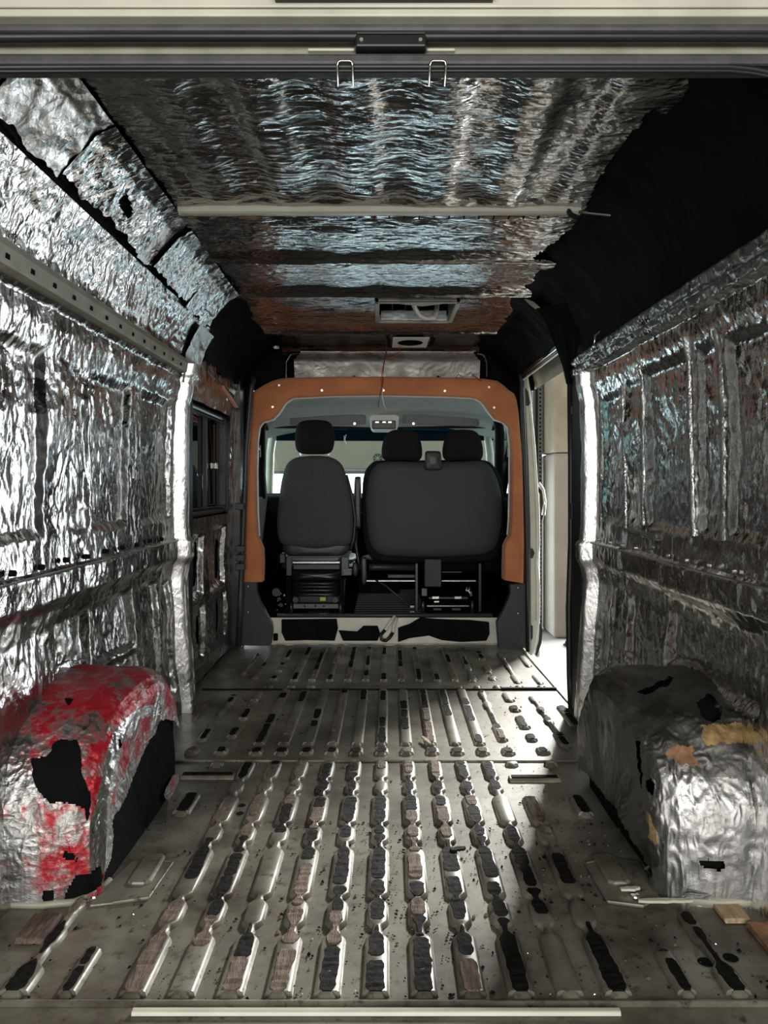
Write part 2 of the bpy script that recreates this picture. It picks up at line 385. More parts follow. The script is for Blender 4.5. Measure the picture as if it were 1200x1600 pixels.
# ================================================================== VAN SHELL
# outer body, so that nothing shines through from outside
body = empty('van_body', (0, 3, GZ), kind='structure'); body.name = 'trim_1'; ORI['trim_1'] = Vector((0, 3, GZ))
sh = MB()
sh.box(-1.02, -1.0, 1.2, 3.62, -.15, 1.65).box(1.0, 1.02, 1.2, 3.5, -.15, 1.65)
sh.box(-.9, .9, 1.2, 6.0, 2.0, 2.02)
sh.add([(-1.01, 1.2, 1.64), (-.9, 1.2, 2.01), (-.9, 6.0, 2.01), (-1.01, 6.0, 1.64)], [(0, 1, 2, 3)])
sh.add([(1.01, 1.2, 1.64), (.9, 1.2, 2.01), (.9, 6.0, 2.01), (1.01, 6.0, 1.64)], [(0, 1, 2, 3)])
sh.box(-1.02, -1.0, 3.62, 4.9, -.15, .86).box(-1.02, -1.0, 3.62, 4.9, 1.40, 1.65).box(-1.02, -1.0, 4.6, 4.9, .86, 1.4)
sh.build('outer_skin', M['cream'], body)

def deform(A, B, seed, amp=.004, mid=.0025, ay=1, az=1):
    """low undulation plus ridged creases"""
    return amp*fbm(A*5*ay, B*5*az, seed, 3)*2+mid*ridged(A*22*ay, B*22*az, seed+20)+mid*.6*ridged(A*45*ay, B*45*az, seed+30)

def side_profile(Z):
    return np.interp(Z, [0, .3, .60, .66, .69, .765, .772, .83, 1.0, 1.37, 1.44, 1.49, 1.5, 1.56, 1.6], [.885, .905, .925, .915, .895, .895, .91, .915, .915, .91, .895, .892, .878, .872, .87])
def wall(side, y0, y1, rec, seed, name='wall_left', z1=1.505, st=.0065):
    Y = np.arange(y0, y1, st); Z = np.arange(0.0, z1, st); A, B = np.meshgrid(Y, Z, indexing='ij')
    X = side_profile(B)
    for r in rec: X = X+r[4]*recess(A+.012*fbm(B*6, A*3, 5), B+.012*fbm(A*6, B*6, 6), *r[:4], e=.02)*.6
    X = X-deform(A, B, seed, .007, .0020, 1.2, .85)
    # loose tape seams running down the wall
    X = side*X
    return np.stack([X, A, B], -1), A, B

# ---- left wall
recL = [(0.9, 2.08, .87, 1.36, .03), (2.26, 2.40, .87, 1.36, .018), (2.44, 2.79, .87, 1.36, .032), (2.95, 3.36, .87, 1.36, .03),
        (0.9, 1.5, .45, .62, .03), (2.2, 2.42, .40, .63, .035), (2.47, 2.86, .42, .62, .045), (2.47, 2.86, .06, .40, .03), (2.98, 3.16, .08, .62, .03), (3.22, 3.36, .1, .6, .035)]
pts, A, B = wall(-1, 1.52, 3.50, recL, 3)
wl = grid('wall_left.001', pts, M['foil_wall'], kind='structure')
# pillar wrap
def pillar(side, ya, yb, seed, parent, ztop=1.56, n='pillar_foil', shift=0.0, ramp=.4):
    Y = np.linspace(0, 1, 44); Z = np.arange(.0, ztop, .008); A, B = np.meshgrid(Y, Z, indexing='ij')
    yy = ya+(yb-ya)*A
    X = side_profile(B)+.012-.060*sstep(.12, ramp, A)+shift
    X = X-deform(yy*2, B, seed, .004, .002, 1.2, .5); 
    return grid(n, np.stack([side*X, yy, B], -1), M['foil_post'], parent)
pillar(-1, 3.39, 3.49, 61, wl, ramp=.36)
# row of holes along the waist crease
for k in range(9):
    y = 1.88+k*.16
    MB().disc((-.905, y, .792+rnd.uniform(-.004, .004)), .0085, 'x', .014, 10).build('punched_hole', M['black'], wl)
MB().tube([(-.893-.001*math.sin(t), t, .767) for t in np.linspace(1.3, 3.4, 24)], .0035, 6).build('waist_crease', M['foil_tape'], wl)
# fringe of foil above left wheel arch
# ---- upper left: rough foil between rail and haunch
def haunch(side, y0, y1, s0, s1, mat, name, parent, seed, amp=.006, mid=.003, drop=None, prof=None, off=0.0, st=.007):
    prof = prof or [(.655, 1.888), (.70, 1.865), (.765, 1.79), (.79, 1.757), (.80, 1.74), (.835, 1.68), (.868, 1.60), (.874, 1.56)]
    p = np.array(prof); d = np.r_[0, np.cumsum(np.hypot(*np.diff(p, axis=0).T))]; d /= d[-1]
    U = np.arange(y0, y1, st); V = np.linspace(s0, s1, max(8, int((s1-s0)*.42/st))); A, B = np.meshgrid(U, V, indexing='ij')
    B = B+(.045*fbm(A*11, A*0+seed, seed)+.02*fbm(A*40, A*0+seed, seed))*((B-s0)/(s1-s0))**3
    X = np.interp(B, d, p[:, 0]); Z = np.interp(B, d, p[:, 1]); h = deform(A, B*.42, seed, amp, mid, 1, 1)+off
    X = X-h*.7; Z = Z-h*.7
    q = np.stack([side*X, A, Z], -1)
    dr = drop(q) if drop else None
    return grid(name, q, mat, parent, drop=dr)
haunch(-1, 1.52, 3.60, .50, 1.0, M['foil_fine'], 'upper_foil', wl, 41)
haunch(-1, 1.52, 3.60, .40, .52, M['black'], 'seam_gap', wl, 45, off=-.012)
haunch(-1, 1.52, 1.86, .0, .45, M['foil_bare'], 'haunch_foil', wl, 42, off=.012)
haunch(-1, 1.86, 2.50, .0, .43, M['foil_roof'], 'haunch_foil.001', wl, 43, off=.016,
       drop=lambda q: inpoly(proj(q), [(185, 312), (198, 306), (208, 328), (203, 340), (194, 334)]))
haunch(-1, 2.48, 2.62, .0, .47, M['foil_tape'], 'haunch_foil.002', wl, 46, off=.004)
haunch(-1, 2.61, 3.08, .0, .45, M['foil_fine'], 'haunch_foil.003', wl, 47, off=.02)
haunch(-1, 3.1, 3.5, .0, .5, M['foil_fine'], 'haunch_foil.004', wl, 48, off=.018)
haunch(-1, 1.52, 3.6, .0, .46, M['black'], 'haunch_backing', wl, 49, amp=.001, mid=0)
# corner gusset where haunch meets door pillar
haunch(-1, 3.38, 3.66, .45, 1.0, M['foil_tape'], 'corner_foil', wl, 50, off=.016,
       prof=[(.655, 1.888), (.70, 1.865), (.765, 1.79), (.79, 1.757), (.80, 1.74), (.835, 1.68), (.868, 1.60), (.885, 1.48)])
# rail
rl = MB(); rl.prism_y([(-.905, 1.50), (-.858, 1.512), (-.852, 1.552), (-.862, 1.575), (-.905, 1.585)], 1.52, 3.44)
rail = rl.build('trim_2', M['creamdull'], kind='structure', bevel=.003)
for k in range(16):
    y = 1.5+k*.128
    MB().box(-.8575, -.853, y, y+.018, 1.525, 1.537).build('slot', M['black'], rail)

# ---- right wall
recR = [(0.9, 1.72, .87, 1.38, .03), (1.80, 2.00, .87, 1.38, .022), (2.08, 2.20, .87, 1.40, .02), (2.27, 2.62, .87, 1.40, .03), (2.69, 2.83, .87, 1.38, .02), (2.89, 3.13, .87, 1.36, .025),
        (2.5, 2.9, .66, .84, .03), (0.9, 1.75, .44, .64, .03), (1.85, 2.45, .45, .66, .035), (2.52, 2.86, .10, .66, .04), (2.93, 3.05, .2, .66, .02), (3.10, 3.22, .08, .7, .03)]
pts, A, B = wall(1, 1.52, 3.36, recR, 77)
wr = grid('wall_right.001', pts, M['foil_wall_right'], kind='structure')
pillar(1, 3.24, 3.32, 88, wr, ztop=1.5, ramp=.44)
MB().tube([(.893, t, .767) for t in np.linspace(1.3, 3.3, 24)], .0035, 6).build('waist_crease', M['foil_tape'], wr)
for k in range(9):
    y = 1.95+k*.15
    MB().disc((.902, y, .788), .006, 'x', -.012, 10).build('punched_hole', M['foil_tape'], wr)
# bright overlapping seams
for y, z0, z1, wd in ((2.05, .86, 1.42, .012), (2.24, .86, 1.44, .009), (2.66, .87, 1.42, .008), (2.86, .85, 1.38, .008), (3.16, .85, 1.4, .01)):
    Zs = np.linspace(z0, z1, 60); U = np.linspace(-1, 1, 8); A, B = np.meshgrid(U, Zs, indexing='ij')
    yy = y+.012*np.sin(B*5+y*9)+wd*A
    X = side_profile(B)-.004-.01*(1-A*A)-.002*fbm(A*3, B*40, 4)
    grid('foil_seam', np.stack([X, yy, B], -1), M['foil_tape'], wr)
# foil-covered rail on the right, crumpled
Y = np.arange(1.52, 3.5, .006); T = np.linspace(0, 1, 26); A, B = np.meshgrid(Y, T, indexing='ij')
pr = np.array([(.89, 1.488), (.862, 1.50), (.858, 1.528), (.872, 1.533), (.860, 1.545), (.856, 1.572), (.885, 1.585)]); d = np.linspace(0, 1, 7)
h = deform(A*2, B*.12, 91, .004, .003, 1, 4)
grid('rail_foil', np.stack([np.interp(B, d, pr[:, 0])-h, A, np.interp(B, d, pr[:, 1])-h*.4], -1), M['foil_bare'], wr)
# black bare haunch on the right
hr = haunch(1, 1.52, 3.62, -.0, 1.0, M['black_panel'], 'bare_haunch', wr, 55, amp=.006, mid=.001,
       prof=[(.55, 1.905), (.64, 1.90), (.72, 1.875), (.80, 1.80), (.86, 1.68), (.885, 1.56)])
# door jamb
jb = MB(); jb.prism_z([(.876, 3.31), (.866, 3.33), (.866, 3.53), (.88, 3.56), (1.0, 3.56), (1.0, 3.31)], -.1, 1.62)
jb.build('door_jamb', M['rubber'], wr, bevel=.004)
jb = MB(); jb.tube([(.868, 3.50, 0.0), (.862, 3.5, .15), (.858, 3.5, .45), (.868, 3.5, .75), (.868, 3.5, 1.1), (.864, 3.5, 1.5)], .014, 8)
jb.build('door_seal', M['rubber'], wr, smooth=True)
jb = MB(); jb.box(.862, .88, 3.47, 3.5, .86, .93); jb.box(.86, .88, 3.47, 3.5, 1.33, 1.37); jb.build('striker', M['blackmetal'], wr, bevel=.003)
# hanging black cloth at the top of the opening
N_ = 26; U = np.linspace(0, 1, N_); V = np.linspace(0, 1, 34); A, B = np.meshgrid(U, V, indexing='ij')
lft = np.array([(838, 482), (852, 500), (868, 540), (880, 572), (886, 600)]); rgt = np.array([(900, 470), (902, 505), (904, 545), (906, 580), (907, 602)]); tt = np.linspace(0, 1, 5)
px = np.interp(B, tt, lft[:, 0])*(1-A)+np.interp(B, tt, rgt[:, 0])*A; py = np.interp(B, tt, lft[:, 1])*(1-A)+np.interp(B, tt, rgt[:, 1])*A
yy = 3.5-.25*(1-B)*A+.02*np.sin(A*14+B*2)*B
q = np.stack([(px-CX)*yy/F, yy, 1-(py-CY)*yy/F], -1)
cl = grid('cloth_flap', q, M['black'], label='black fabric flap hanging at the top rear corner of the open side door', cat='cloth', origin=tuple(q[N_//2, 0]))
sm = cl.modifiers.new('thick', 'SOLIDIFY'); sm.thickness = .004

# ---- ceiling of the van
st = .0065
Xs = np.arange(-.69, .70, st); Ys = np.arange(1.51, 4.93, st); A, B = np.meshgrid(Xs, Ys, indexing='ij')
edge = np.interp(B, [1.4, 3.4, 4.92], [1.0, 1.0, .90]); X = A*edge
near = 1-sstep(2.38, 2.42, B)
corr = .5+.5*np.tanh(1.6*np.sin((X+.02)*2*math.pi/.215+.6*np.sin(B*2)))
Z = 1.885+.013*corr*near*(1-sstep(.5, .62, np.abs(X)))*sstep(1.5, 1.6, B)
band = np.zeros_like(B)
for yb in (2.94, 3.52, 4.31):
    band += np.exp(-((B-yb-.006*fbm(X*8, B*2, 8))/.012)**2)*.013
    band += .012*sstep(yb-.10, yb-.01, B)*(1-sstep(yb+.01, yb+.03, B))
Z = Z-band*(1-near)-.010*np.sin((B-2.45)*5)*(1-near)
Z = Z-deform(B*1.0, X, 12, .0035, .0006, 2.4, 1.5)
Z -= sstep(4.84, 4.93, B)*.05
q = np.stack([X, B, Z], -1)
pp = proj(q)
torn = [(1400, 60), (1115, 118), (1108, 128), (1090, 150), (1062, 160), (1050, 181), (1024, 172), (1008, 178), (1003, 198), (985, 208), (968, 236), (950, 258), (937, 282), (918, 318), (905, 342), (892, 358), (868, 378), (834, 404), (858, 408), (884, 415), (880, 432), (862, 440), (850, 462), (838, 470), (820, 500), (795, 520), (775, 540), (760, 570), (1400, 620)]
jit = np.stack([4*fbm(pp[..., 0]*.12, pp[..., 1]*.12, 70), 4*fbm(pp[..., 0]*.12, pp[..., 1]*.12, 80)], -1)
drop = inpoly(pp+jit, torn)
drop |= (X > -.022) & (X < .372) & (B > 3.60) & (B < 4.03)
drop |= (((X-.178)/.085)**2+((B-4.56)/.105)**2 < 1)
left_torn = [(300, 452), (330, 455), (352, 480), (370, 505), (385, 522), (405, 530), (425, 540), (440, 560), (300, 620)]
drop |= inpoly(pp+jit, left_torn)
vc = grid('ceiling.001', q, M['foil_roof'], drop=drop, kind='structure')
# bare black front haunches over both side doors
frp = [(.54, 1.908), (.60, 1.90), (.68, 1.87), (.78, 1.79), (.85, 1.70), (.875, 1.62)]
hb = haunch(-1, 3.42, 4.95, 0, 1, M['black_panel'], 'bare_haunch', wl, 66, amp=.008, mid=.0015, prof=frp)
hb = haunch(1, 3.55, 4.95, 0, 1, M['black_panel'], 'bare_haunch.001', wr, 67, amp=.010, mid=.0015,
            prof=[(.50, 1.908), (.58, 1.90), (.68, 1.87), (.76, 1.80), (.83, 1.73), (.875, 1.695)])
# thin bright sills above opening
for k, (dz, mt) in enumerate(((0, 'rubber'), (-.012, 'chrome'), (-.022, 'rubber'), (-.032, 'cream'))):
    MB().tube([(.872+.004*k, 3.52, 1.70+dz), (.872+.004*k, 4.0, 1.70+dz), (.872+.004*k, 4.8, 1.70+dz)], .006, 6).build('opening_edge', M[mt], wr)
# pinned spots of bare metal on the black parts
for (x, y, yy, s) in ((866, 523, 3.66, .010), (792, 551, 4.7, .03), (905, 528, 3.4, .02), (432, 543, 4.6, .02)):
    c = P(x, y, yy); mb = MB()
    mb.prism_y([(c[0]+s*a, c[2]+s*b) for a, b in ((-1, .1), (-.3, .5), (.6, .35), (1.1, -.1), (.4, -.5), (-.6, -.4))], yy-.004, yy+.002)
    mb.build('foil_scrap', M['foil_bare'], wr if x > 500 else wl)
# wire loop on right black haunch
c0 = P(945, 520, 3.05)
MB().tube([P(928, 540, 3.1), P(930, 524, 3.08), P(940, 516, 3.05), P(955, 513, 3.0), P(975, 514, 2.95)], .0045, 6).build('trim_clip', M['chrome'], wr, smooth=True)

# cross rail on the ceiling
cr = empty('trim_3', (0, 2.44, 1.88), kind='structure')
MB().prism_x([(2.425, 1.895), (2.428, 1.873), (2.437, 1.868), (2.458, 1.869), (2.466, 1.874), (2.468, 1.895)], -.64, .635).build('rail', M['cream'], cr, bevel=.002)
MB().prism_x([(2.466, 1.895), (2.467, 1.878), (2.486, 1.877), (2.488, 1.895)], -.66, .62).build('flange', M['creamdull'], cr)
for k in range(12):
    x = -.02+k*.048; MB().box(x, x+.004, 2.462, 2.489, 1.868, 1.878).build('notch', M['black'], cr)
def blotch(name, c, sx, sy, mat, parent, seed, axis='z', h=.004, n=18):
    r = random.Random(seed); ptsb = []
    for k in range(n):
        t = 2*math.pi*k/n; q = r.uniform(.65, 1.1); ptsb.append((math.cos(t)*sx*q, math.sin(t)*sy*q))
    mb = MB()
    if axis == 'z': mb.prism_z([(c[0]+a, c[1]+b) for a, b in ptsb], c[2]-h, c[2])
    elif axis == 'y': mb.prism_y([(c[0]+a, c[2]+b) for a, b in ptsb], c[1]-h, c[1])
    else: mb.prism_x([(c[1]+a, c[2]+b) for a, b in ptsb], c[0]-h, c[0]+h)
    return mb.build(name, mat, parent)
for i, (px_, sx) in enumerate(((392, .04), (585, .012), (785, .07), (300, .012))):
    blotch('glue_remnant', ((px_-CX)*2.49/F, 2.487, 1.876), sx, .018, M['rustbrown'], cr, 30+i)
MB().tube([P(884, 322, 2.45), P(892, 336, 2.42), P(905, 342, 2.40)], .009, 8).build('rail_end', M['blackmetal'], cr)
MB().tube([P(905, 331, 2.43), P(955, 336, 2.38)], .005, 8).build('end_rod', M['chrome'], cr)

# roof vent cavity
rv = empty('roof_hatch', (.17, 3.8, 1.885), 'rectangular roof hatch opening with torn white liner, in the foil ceiling', 'hatch')
x0, x1, y0, y1 = -.026, .376, 3.59, 4.04
fr = MB(); fr.box(x0, x0+.022, y0, y1, 1.862, 1.99).box(x1-.022, x1, y0, y1, 1.862, 1.99).box(x0, x1, y0, y0+.02, 1.862, 1.99).box(x0, x1, y1-.02, y1, 1.862, 1.905)
fr.build('frame', M['creamdull'], rv, bevel=.004)
MB().box(x0, x1, y1-.02, y1+.25, 1.985, 1.99).box(x0, x1, y0, y1, 1.985, 1.99).box(x0, x1, y1-.012, y1-.004, 1.9, 1.99).build('dark_lining', M['black'], rv)
U = np.linspace(0, 1, 60); V = np.linspace(0, 1, 12); A, B = np.meshgrid(U, V, indexing='ij')
q = np.stack([x0+.03+A*(x1-x0-.06), y1-.05+B*.02+.01*fbm(A*9, B*3, 3), 1.872+B*.052+.004*fbm(A*14, B*4, 5)], -1)
lin = grid('torn_liner', q, M['white_liner'], rv); lin.modifiers.new('t', 'SOLIDIFY').thickness = .008
MB().tube([(.16, 3.72, 1.89), (.17, 3.74, 1.872), (.19, 3.80, 1.855), (.23, 3.86, 1.850), (.27, 3.88, 1.86), (.285, 3.9, 1.89), (.29, 3.92, 1.93)], .012, 10).build('cable_sleeve', M['pvc'], rv, smooth=True)
for xx in (.06, .13, .2): MB().box(xx, xx+.006, y1-.024, y1-.016, 1.93, 1.98).build('rib', M['visor'], rv)
MB().prism_z([(x0+.02, y0), (x1-.02, y0), (x1-.10, y0+.045), (.20, y0+.085), (.08, y0+.03)], 1.866, 1.870).build('lifted_lip', M['creamdull'], rv)
# round lamp cut-out
lc = empty('lamp_cutout', (.178, 4.56, 1.88), 'grey rectangular plate with an oval lamp hole, in the front of the foil ceiling', 'plate')
n = 32; v = []; f = []; lm = []
for k in range(n):
    t = 2*math.pi*k/n; c, s_ = math.cos(t), math.sin(t); e = max(abs(c), abs(s_)); 
    v += [(.178+.075*c, 4.56+.09*s_, 1.858), (.178+.105*c/e, 4.56+.155*s_/e, 1.858), (.178+.075*c, 4.56+.09*s_, 1.89), (.178+.105*c/e, 4.56+.155*s_/e, 1.862)]
for k in range(n):
    a, b = 4*k, 4*((k+1) % n); f += [(a, a+1, b+1, b), (a, b, b+2, a+2), (a+1, a+3, b+3, b+1)]; lm += [0, 1, 0]
mesh_ob('plate', v, f, [M['headliner'], M['black']], lc, midx=lm)
MB().disc((.178, 4.56, 1.895), .11, 'z', .004, 20).build('dark_recess', M['black'], lc)
for sx in (-1, 1): MB().box(.178+sx*.13-.012, .178+sx*.13+.012, 4.45, 4.68, 1.860, 1.868).build('slot', M['black'], lc)
blotch('glue_spot', (.25, 4.66, 1.857), .02, .03, M['pvc'], lc, 5)

# front roof bow (foil face above the orange frame)
fp = MB()
Xs = np.linspace(-.61, .70, 150); Zs = np.linspace(1.64, 1.865, 40); A, B = np.meshgrid(Xs, Zs, indexing='ij')
q = np.stack([A, 4.895+(1.865-B)*.22-.02*sstep(1.8, 1.865, B)-deform(A, B, 19, .004, .0007, .5, 1)-.006*np.sin(A*9), B], -1)
corner = (np.abs(A-.045) > .60-.05*sstep(1.80, 1.865, B))
wf = grid('wall_front.001', q, M['foil_bow'], drop=corner, kind='structure')
MB().tube([(-.60, 4.9, 1.70), (-.60, 4.9, 1.80), (-.57, 4.9, 1.85), (-.5, 4.895, 1.862), (.6, 4.895, 1.862), (.66, 4.9, 1.845), (.68, 4.9, 1.80), (.68, 4.9, 1.7)], .006, 6).build('edge_bead', M['foil_tape'], wf)
MB().tube([(-.62, 4.89, 1.855), (0, 4.885, 1.868), (.66, 4.89, 1.855)], .004, 6).build('dark_seam', M['black'], wf)
MB().box(-.54, -.17, 4.87, 4.9, 1.675, 1.695).box(-.03, .36, 4.87, 4.9, 1.675, 1.69).build('cream_flange', M['cream'], wf)
for a_, b_ in ((-.17, -.13), (.36, .40)): MB().tube([(a_, 4.872, 1.705), (b_, 4.868, 1.685)], .007, 6).build('clip', M['black'], wf)
MB().box(-1.0, 1.0, 4.98, 5.0, 1.63, 2.0).build('bow_backing', M['black'], wf)

# ---- front wall frame: orange suede surround
YF = 4.86
def PX(l, Y=YF): return [((x-CX)*Y/F, 1-(y-CY)*Y/F) for x, y in l]
outer = [(381, 908), (384, 850), (386, 780), (389, 700), (394, 650), (397, 612), (408, 607), (418, 600), (430, 595), (445, 592), (520, 590), (600, 590), (700, 591), (755, 593), (775, 596), (784, 601), (789, 609), (800, 613), (805, 622), (809, 650), (814, 720), (816, 800), (817, 850), (816, 910)]
inner = [(411, 908), (412, 880), (411, 855), (402, 838), (400, 800), (399, 740), (400, 690), (403, 668), (409, 660), (424, 656), (434, 646), (444, 630), (456, 622), (520, 619), (600, 618), (700, 620), (743, 622), (755, 629), (766, 645), (775, 656), (788, 660), (796, 668), (799, 700), (799, 760), (798, 810), (796, 836), (787, 850), (786, 880), (786, 905)]
def ring_strip(mb, o, i, y0, y1, pad=.012):
    """solid band between two open outlines, rounded front edge"""
    def res(l, n):
        l = np.array(l); d = np.r_[0, np.cumsum(np.hypot(*np.diff(l, axis=0).T))]; t = np.linspace(0, d[-1], n)
        return np.stack([np.interp(t, d, l[:, 0]), np.interp(t, d, l[:, 1])], -1)
    # match by arc: piecewise landmarks
    n = 90; O = res(o, n); I = res(i, n)
    v = []; f = []
    prof = [(0, y1), (0, y0+pad), (.06, y0+pad*.3), (.16, y0), (.84, y0), (.94, y0+pad*.3), (1, y0+pad), (1, y1)]
    for k in range(n):
        for t, y in prof:
            p = O[k]*(1-t)+I[k]*t; v.append((p[0], y, p[1]))
    m = len(prof)
    for k in range(n-1):
        for j in range(m-1): f.append((k*m+j, k*m+j+1, (k+1)*m+j+1, (k+1)*m+j))
    f.append(tuple(range(m))); f.append(tuple((n-1)*m+j for j in range(m))[::-1])
    mb.add(v, f)
sf = empty('cab_surround', (0, YF, .4), 'orange suede-covered arch framing the opening to the cab', 'surround')
mb = MB(); ring_strip(mb, PX(outer), PX(inner), YF-.05, YF+.06); mb.build('suede_arch', M['suede'], sf, smooth=True, auto=.9)
# pale piping on the inner edge
pp_ = [(p[0], YF+.012, p[1]) for p in PX([(a+(3 if a < 594 else -3), b) for a, b in inner[3:-3]])]
MB().tube(pp_, .006, 6).build('piping', M['pvc'], sf, smooth=True)
for (x, y) in ((436, 602), (503, 610), (426, 636), (599, 610), (695, 611), (764, 605), (772, 637)):
    c = P(x, y, YF-.05); mb = MB(); mb.disc((c[0], c[1]+.001, c[2]), .008, 'y', .005, 12); s_ = mb.build('screw', M['screw'], sf)
# ---- lower grey panels
def lower(pts_, screws, lab, nm):
    o = PX(pts_); c = np.mean(o, 0); e = empty(nm, (c[0], YF, 0.0), lab, 'panel', 'lower side panels')
    MB().prism_y(o, YF-.04, YF+.02).build('panel', M['grey_panel'], e, bevel=.006)
    for x, y in screws:
        c = P(x, y, YF-.04); MB().disc((c[0], c[1], c[2]), .009, 'y', .006, 14).build('screw', M['rubber'], e); sc_ = bpy.context.scene.collection.objects[-1]
        MB().disc((c[0], c[1]-.006, c[2]), .0045, 'y', .002, 10).build('screw_core', M['screw'], sc_)
lower([(375, 908), (402, 908), (403, 926), (410, 943), (426, 973), (427, 985), (424, 1007), (375, 1007)], [(388, 916), (388, 956)], 'dark grey panel left of the cab step, below the orange arch', 'lower_panel')
lower([(822, 910), (795, 912), (796, 926), (788, 946), (775, 971), (776, 985), (778, 1011), (822, 1011)], [(809, 918), (809, 958)], 'dark grey panel right of the cab step, beside the open side door', 'lower_panel.001')
# left black corner post with hinge blocks
po = empty('trim_4', (-.86, 4.8, 0), kind='structure')
MB().tube([P(372, 1010, 4.72), P(377, 900, 4.72), P(381, 800, 4.72), P(385, 700, 4.72), P(392, 610, 4.72), P(397, 590, 4.72)], .016, 10).build('door_seal', M['rubber'], po, smooth=True)
for (a, b) in ((376, 792), (377, 858), (377, 872), (377, 886)):
    c = P(a, b, 4.68); MB().box(c[0]-.03, c[0]+.022, 4.66, 4.71, c[2]-.018, c[2]+.022).build('hinge_block', M['plastic'], po, bevel=.004)
MB().box(-.98, -.865, 4.75, 4.9, 0, 1.7).build('post', M['blackmetal'], po)

# ---- left side door with window
d1 = empty('door_1', (-.9, 4.15, .02), kind='structure')
Yd = np.arange(3.60, 4.76, .0065); Zd = np.arange(.03, 1.64, .0065); A, B = np.meshgrid(Yd, Zd, indexing='ij')
X = np.interp(B, [0, .6, .85, .9, 1.4, 1.64], [.905, .915, .905, .90, .89, .872])
recD = [(3.68, 3.98, .45, .76, .03), (4.14, 4.52, .44, .78, .03), (3.68, 4.0, .12, .40, .025), (4.12, 4.56, .12, .40, .025)]
for r in recD: X = X+r[4]*recess(A, B, *r[:4], e=.02)
X = X-deform(A, B, 33, .006, .002, 1.2, .7)
holes = [(3.86, 3.95, .50, .72), (4.38, 4.47, .48, .70), (4.36, 4.42, .18, .36), (3.92, 3.96, .2, .34)]
dr = (A > 3.64) & (A < 4.54) & (B > .855) & (B < 1.415)
for h in holes:
    cy_, cz_ = (h[0]+h[1])/2, (h[2]+h[3])/2
    dr |= (np.abs((A-cy_)/((h[1]-h[0])/2))**3+np.abs((B-cz_)/((h[3]-h[2])/2))**3) < 1
grid('inner_foil', np.stack([-X, A, B], -1), M['foil_wall'], d1, drop=dr)
MB().box(-.985, -.955, 3.6, 4.76, .03, .86).box(-.985, -.955, 3.6, 4.76, 1.41, 1.64).build('door_core', M['black'], d1)
def rect_frame(mb, X0, X1, ya, yb, za, zb, t):
    mb.box(X0, X1, ya-t, ya, za-t, zb+t).box(X0, X1, yb, yb+t, za-t, zb+t).box(X0, X1, ya, yb, za-t, za).box(X0, X1, ya, yb, zb, zb+t)
mb = MB(); rect_frame(mb, -.955, -.905, 3.66, 4.50, .885, 1.385, .03); wfm = mb.build('window_frame', M['rubber'], d1, bevel=.012)
MB().box(-.942, -.938, 3.66, 4.50, .885, 1.385).build('pane', M['glass_dark'], d1)
mb = MB(); rect_frame(mb, -.915, -.902, 3.675, 4.485, .90, 1.37, .006); mb.build('inner_bead', M['plastic'], d1)
MB().box(-.935, -.915, 4.05, 4.075, .89, 1.38).build('sliding_sash', M['rubber'], d1)
MB().box(-.935, -.9, 4.22, 4.27, 1.1, 1.14).build('sash_latch', M['chrome'], d1, bevel=.006)
MB().tube([(-.885, 3.76+.0*k, 1.60-.0*k) if k == 0 else (-.882, 4.6, 1.545) for k in range(2)], .012, 8).build('guide_rail', M['blackmetal'], d1)
MB().tube([(-.872, 4.25, 1.555), (-.868, 4.62, 1.49)], .012, 8).build('stay_bar', M['suede'], d1)
MB().disc((-.868, 4.64, 1.49), .018, 'x', .012, 12).build('stay_bolt', M['chrome'], d1)
MB().box(-1.0, -.955, 3.5, 4.95, -.12, .12).build('light_blocker', M['black'], d1)  # added block, stops outside light leaking in under the left door
MB().box(-.98, -.882, 3.485, 3.62, 0, 1.60).build('black_gap', M['rubber'], d1)

# ---- right: B-post with seal and cream door edge
bp = empty('trim_5', (.95, 4.85, 0), kind='structure')
MB().tube([P(812, 574, 4.76), P(815, 600, 4.76), P(819, 700, 4.76), P(822, 800, 4.76), P(824, 900, 4.76), P(825, 1018, 4.76)], .014, 10).build('door_seal', M['rubber'], bp, smooth=True)
MB().tube([P(817, 580, 4.78), P(820, 640, 4.78), P(824, 720, 4.78), P(827, 820, 4.78), P(828, 1018, 4.78)], .007, 8).build('seal_bead', M['plastic'], bp, smooth=True)
cream = [(817, 574), (824, 580), (829, 615), (832, 650), (837, 700), (840, 750), (843, 800), (844, 850), (841, 880), (844, 915), (844, 960), (841, 985), (837, 1010), (831, 1025), (824, 1020), (823, 900), (821, 760), (817, 640)]
MB().prism_y(PX(cream, 4.84), 4.83, 4.95).build('cream_edge', M['cream'], bp, bevel=.008)
MB().tube([P(a, b, 4.825) for a, b in ((823, 590), (829, 650), (834, 720), (838, 800), (839, 860), (837, 880), (839, 920), (838, 970))], .004, 6).build('pressed_line', M['cream'], bp, smooth=True)
for (pl) in ([(818, 608), (821, 607), (825, 613), (828, 630), (826, 634), (820, 634)], [(825, 856), (832, 857), (835, 864), (832, 872), (825, 872)], [(826, 977), (832, 977), (832, 996), (829, 1001), (826, 1000)]):
    MB().prism_y(PX(pl, 4.83), 4.815, 4.86).build('catch_pocket', M['rubber'], bp, bevel=.003)
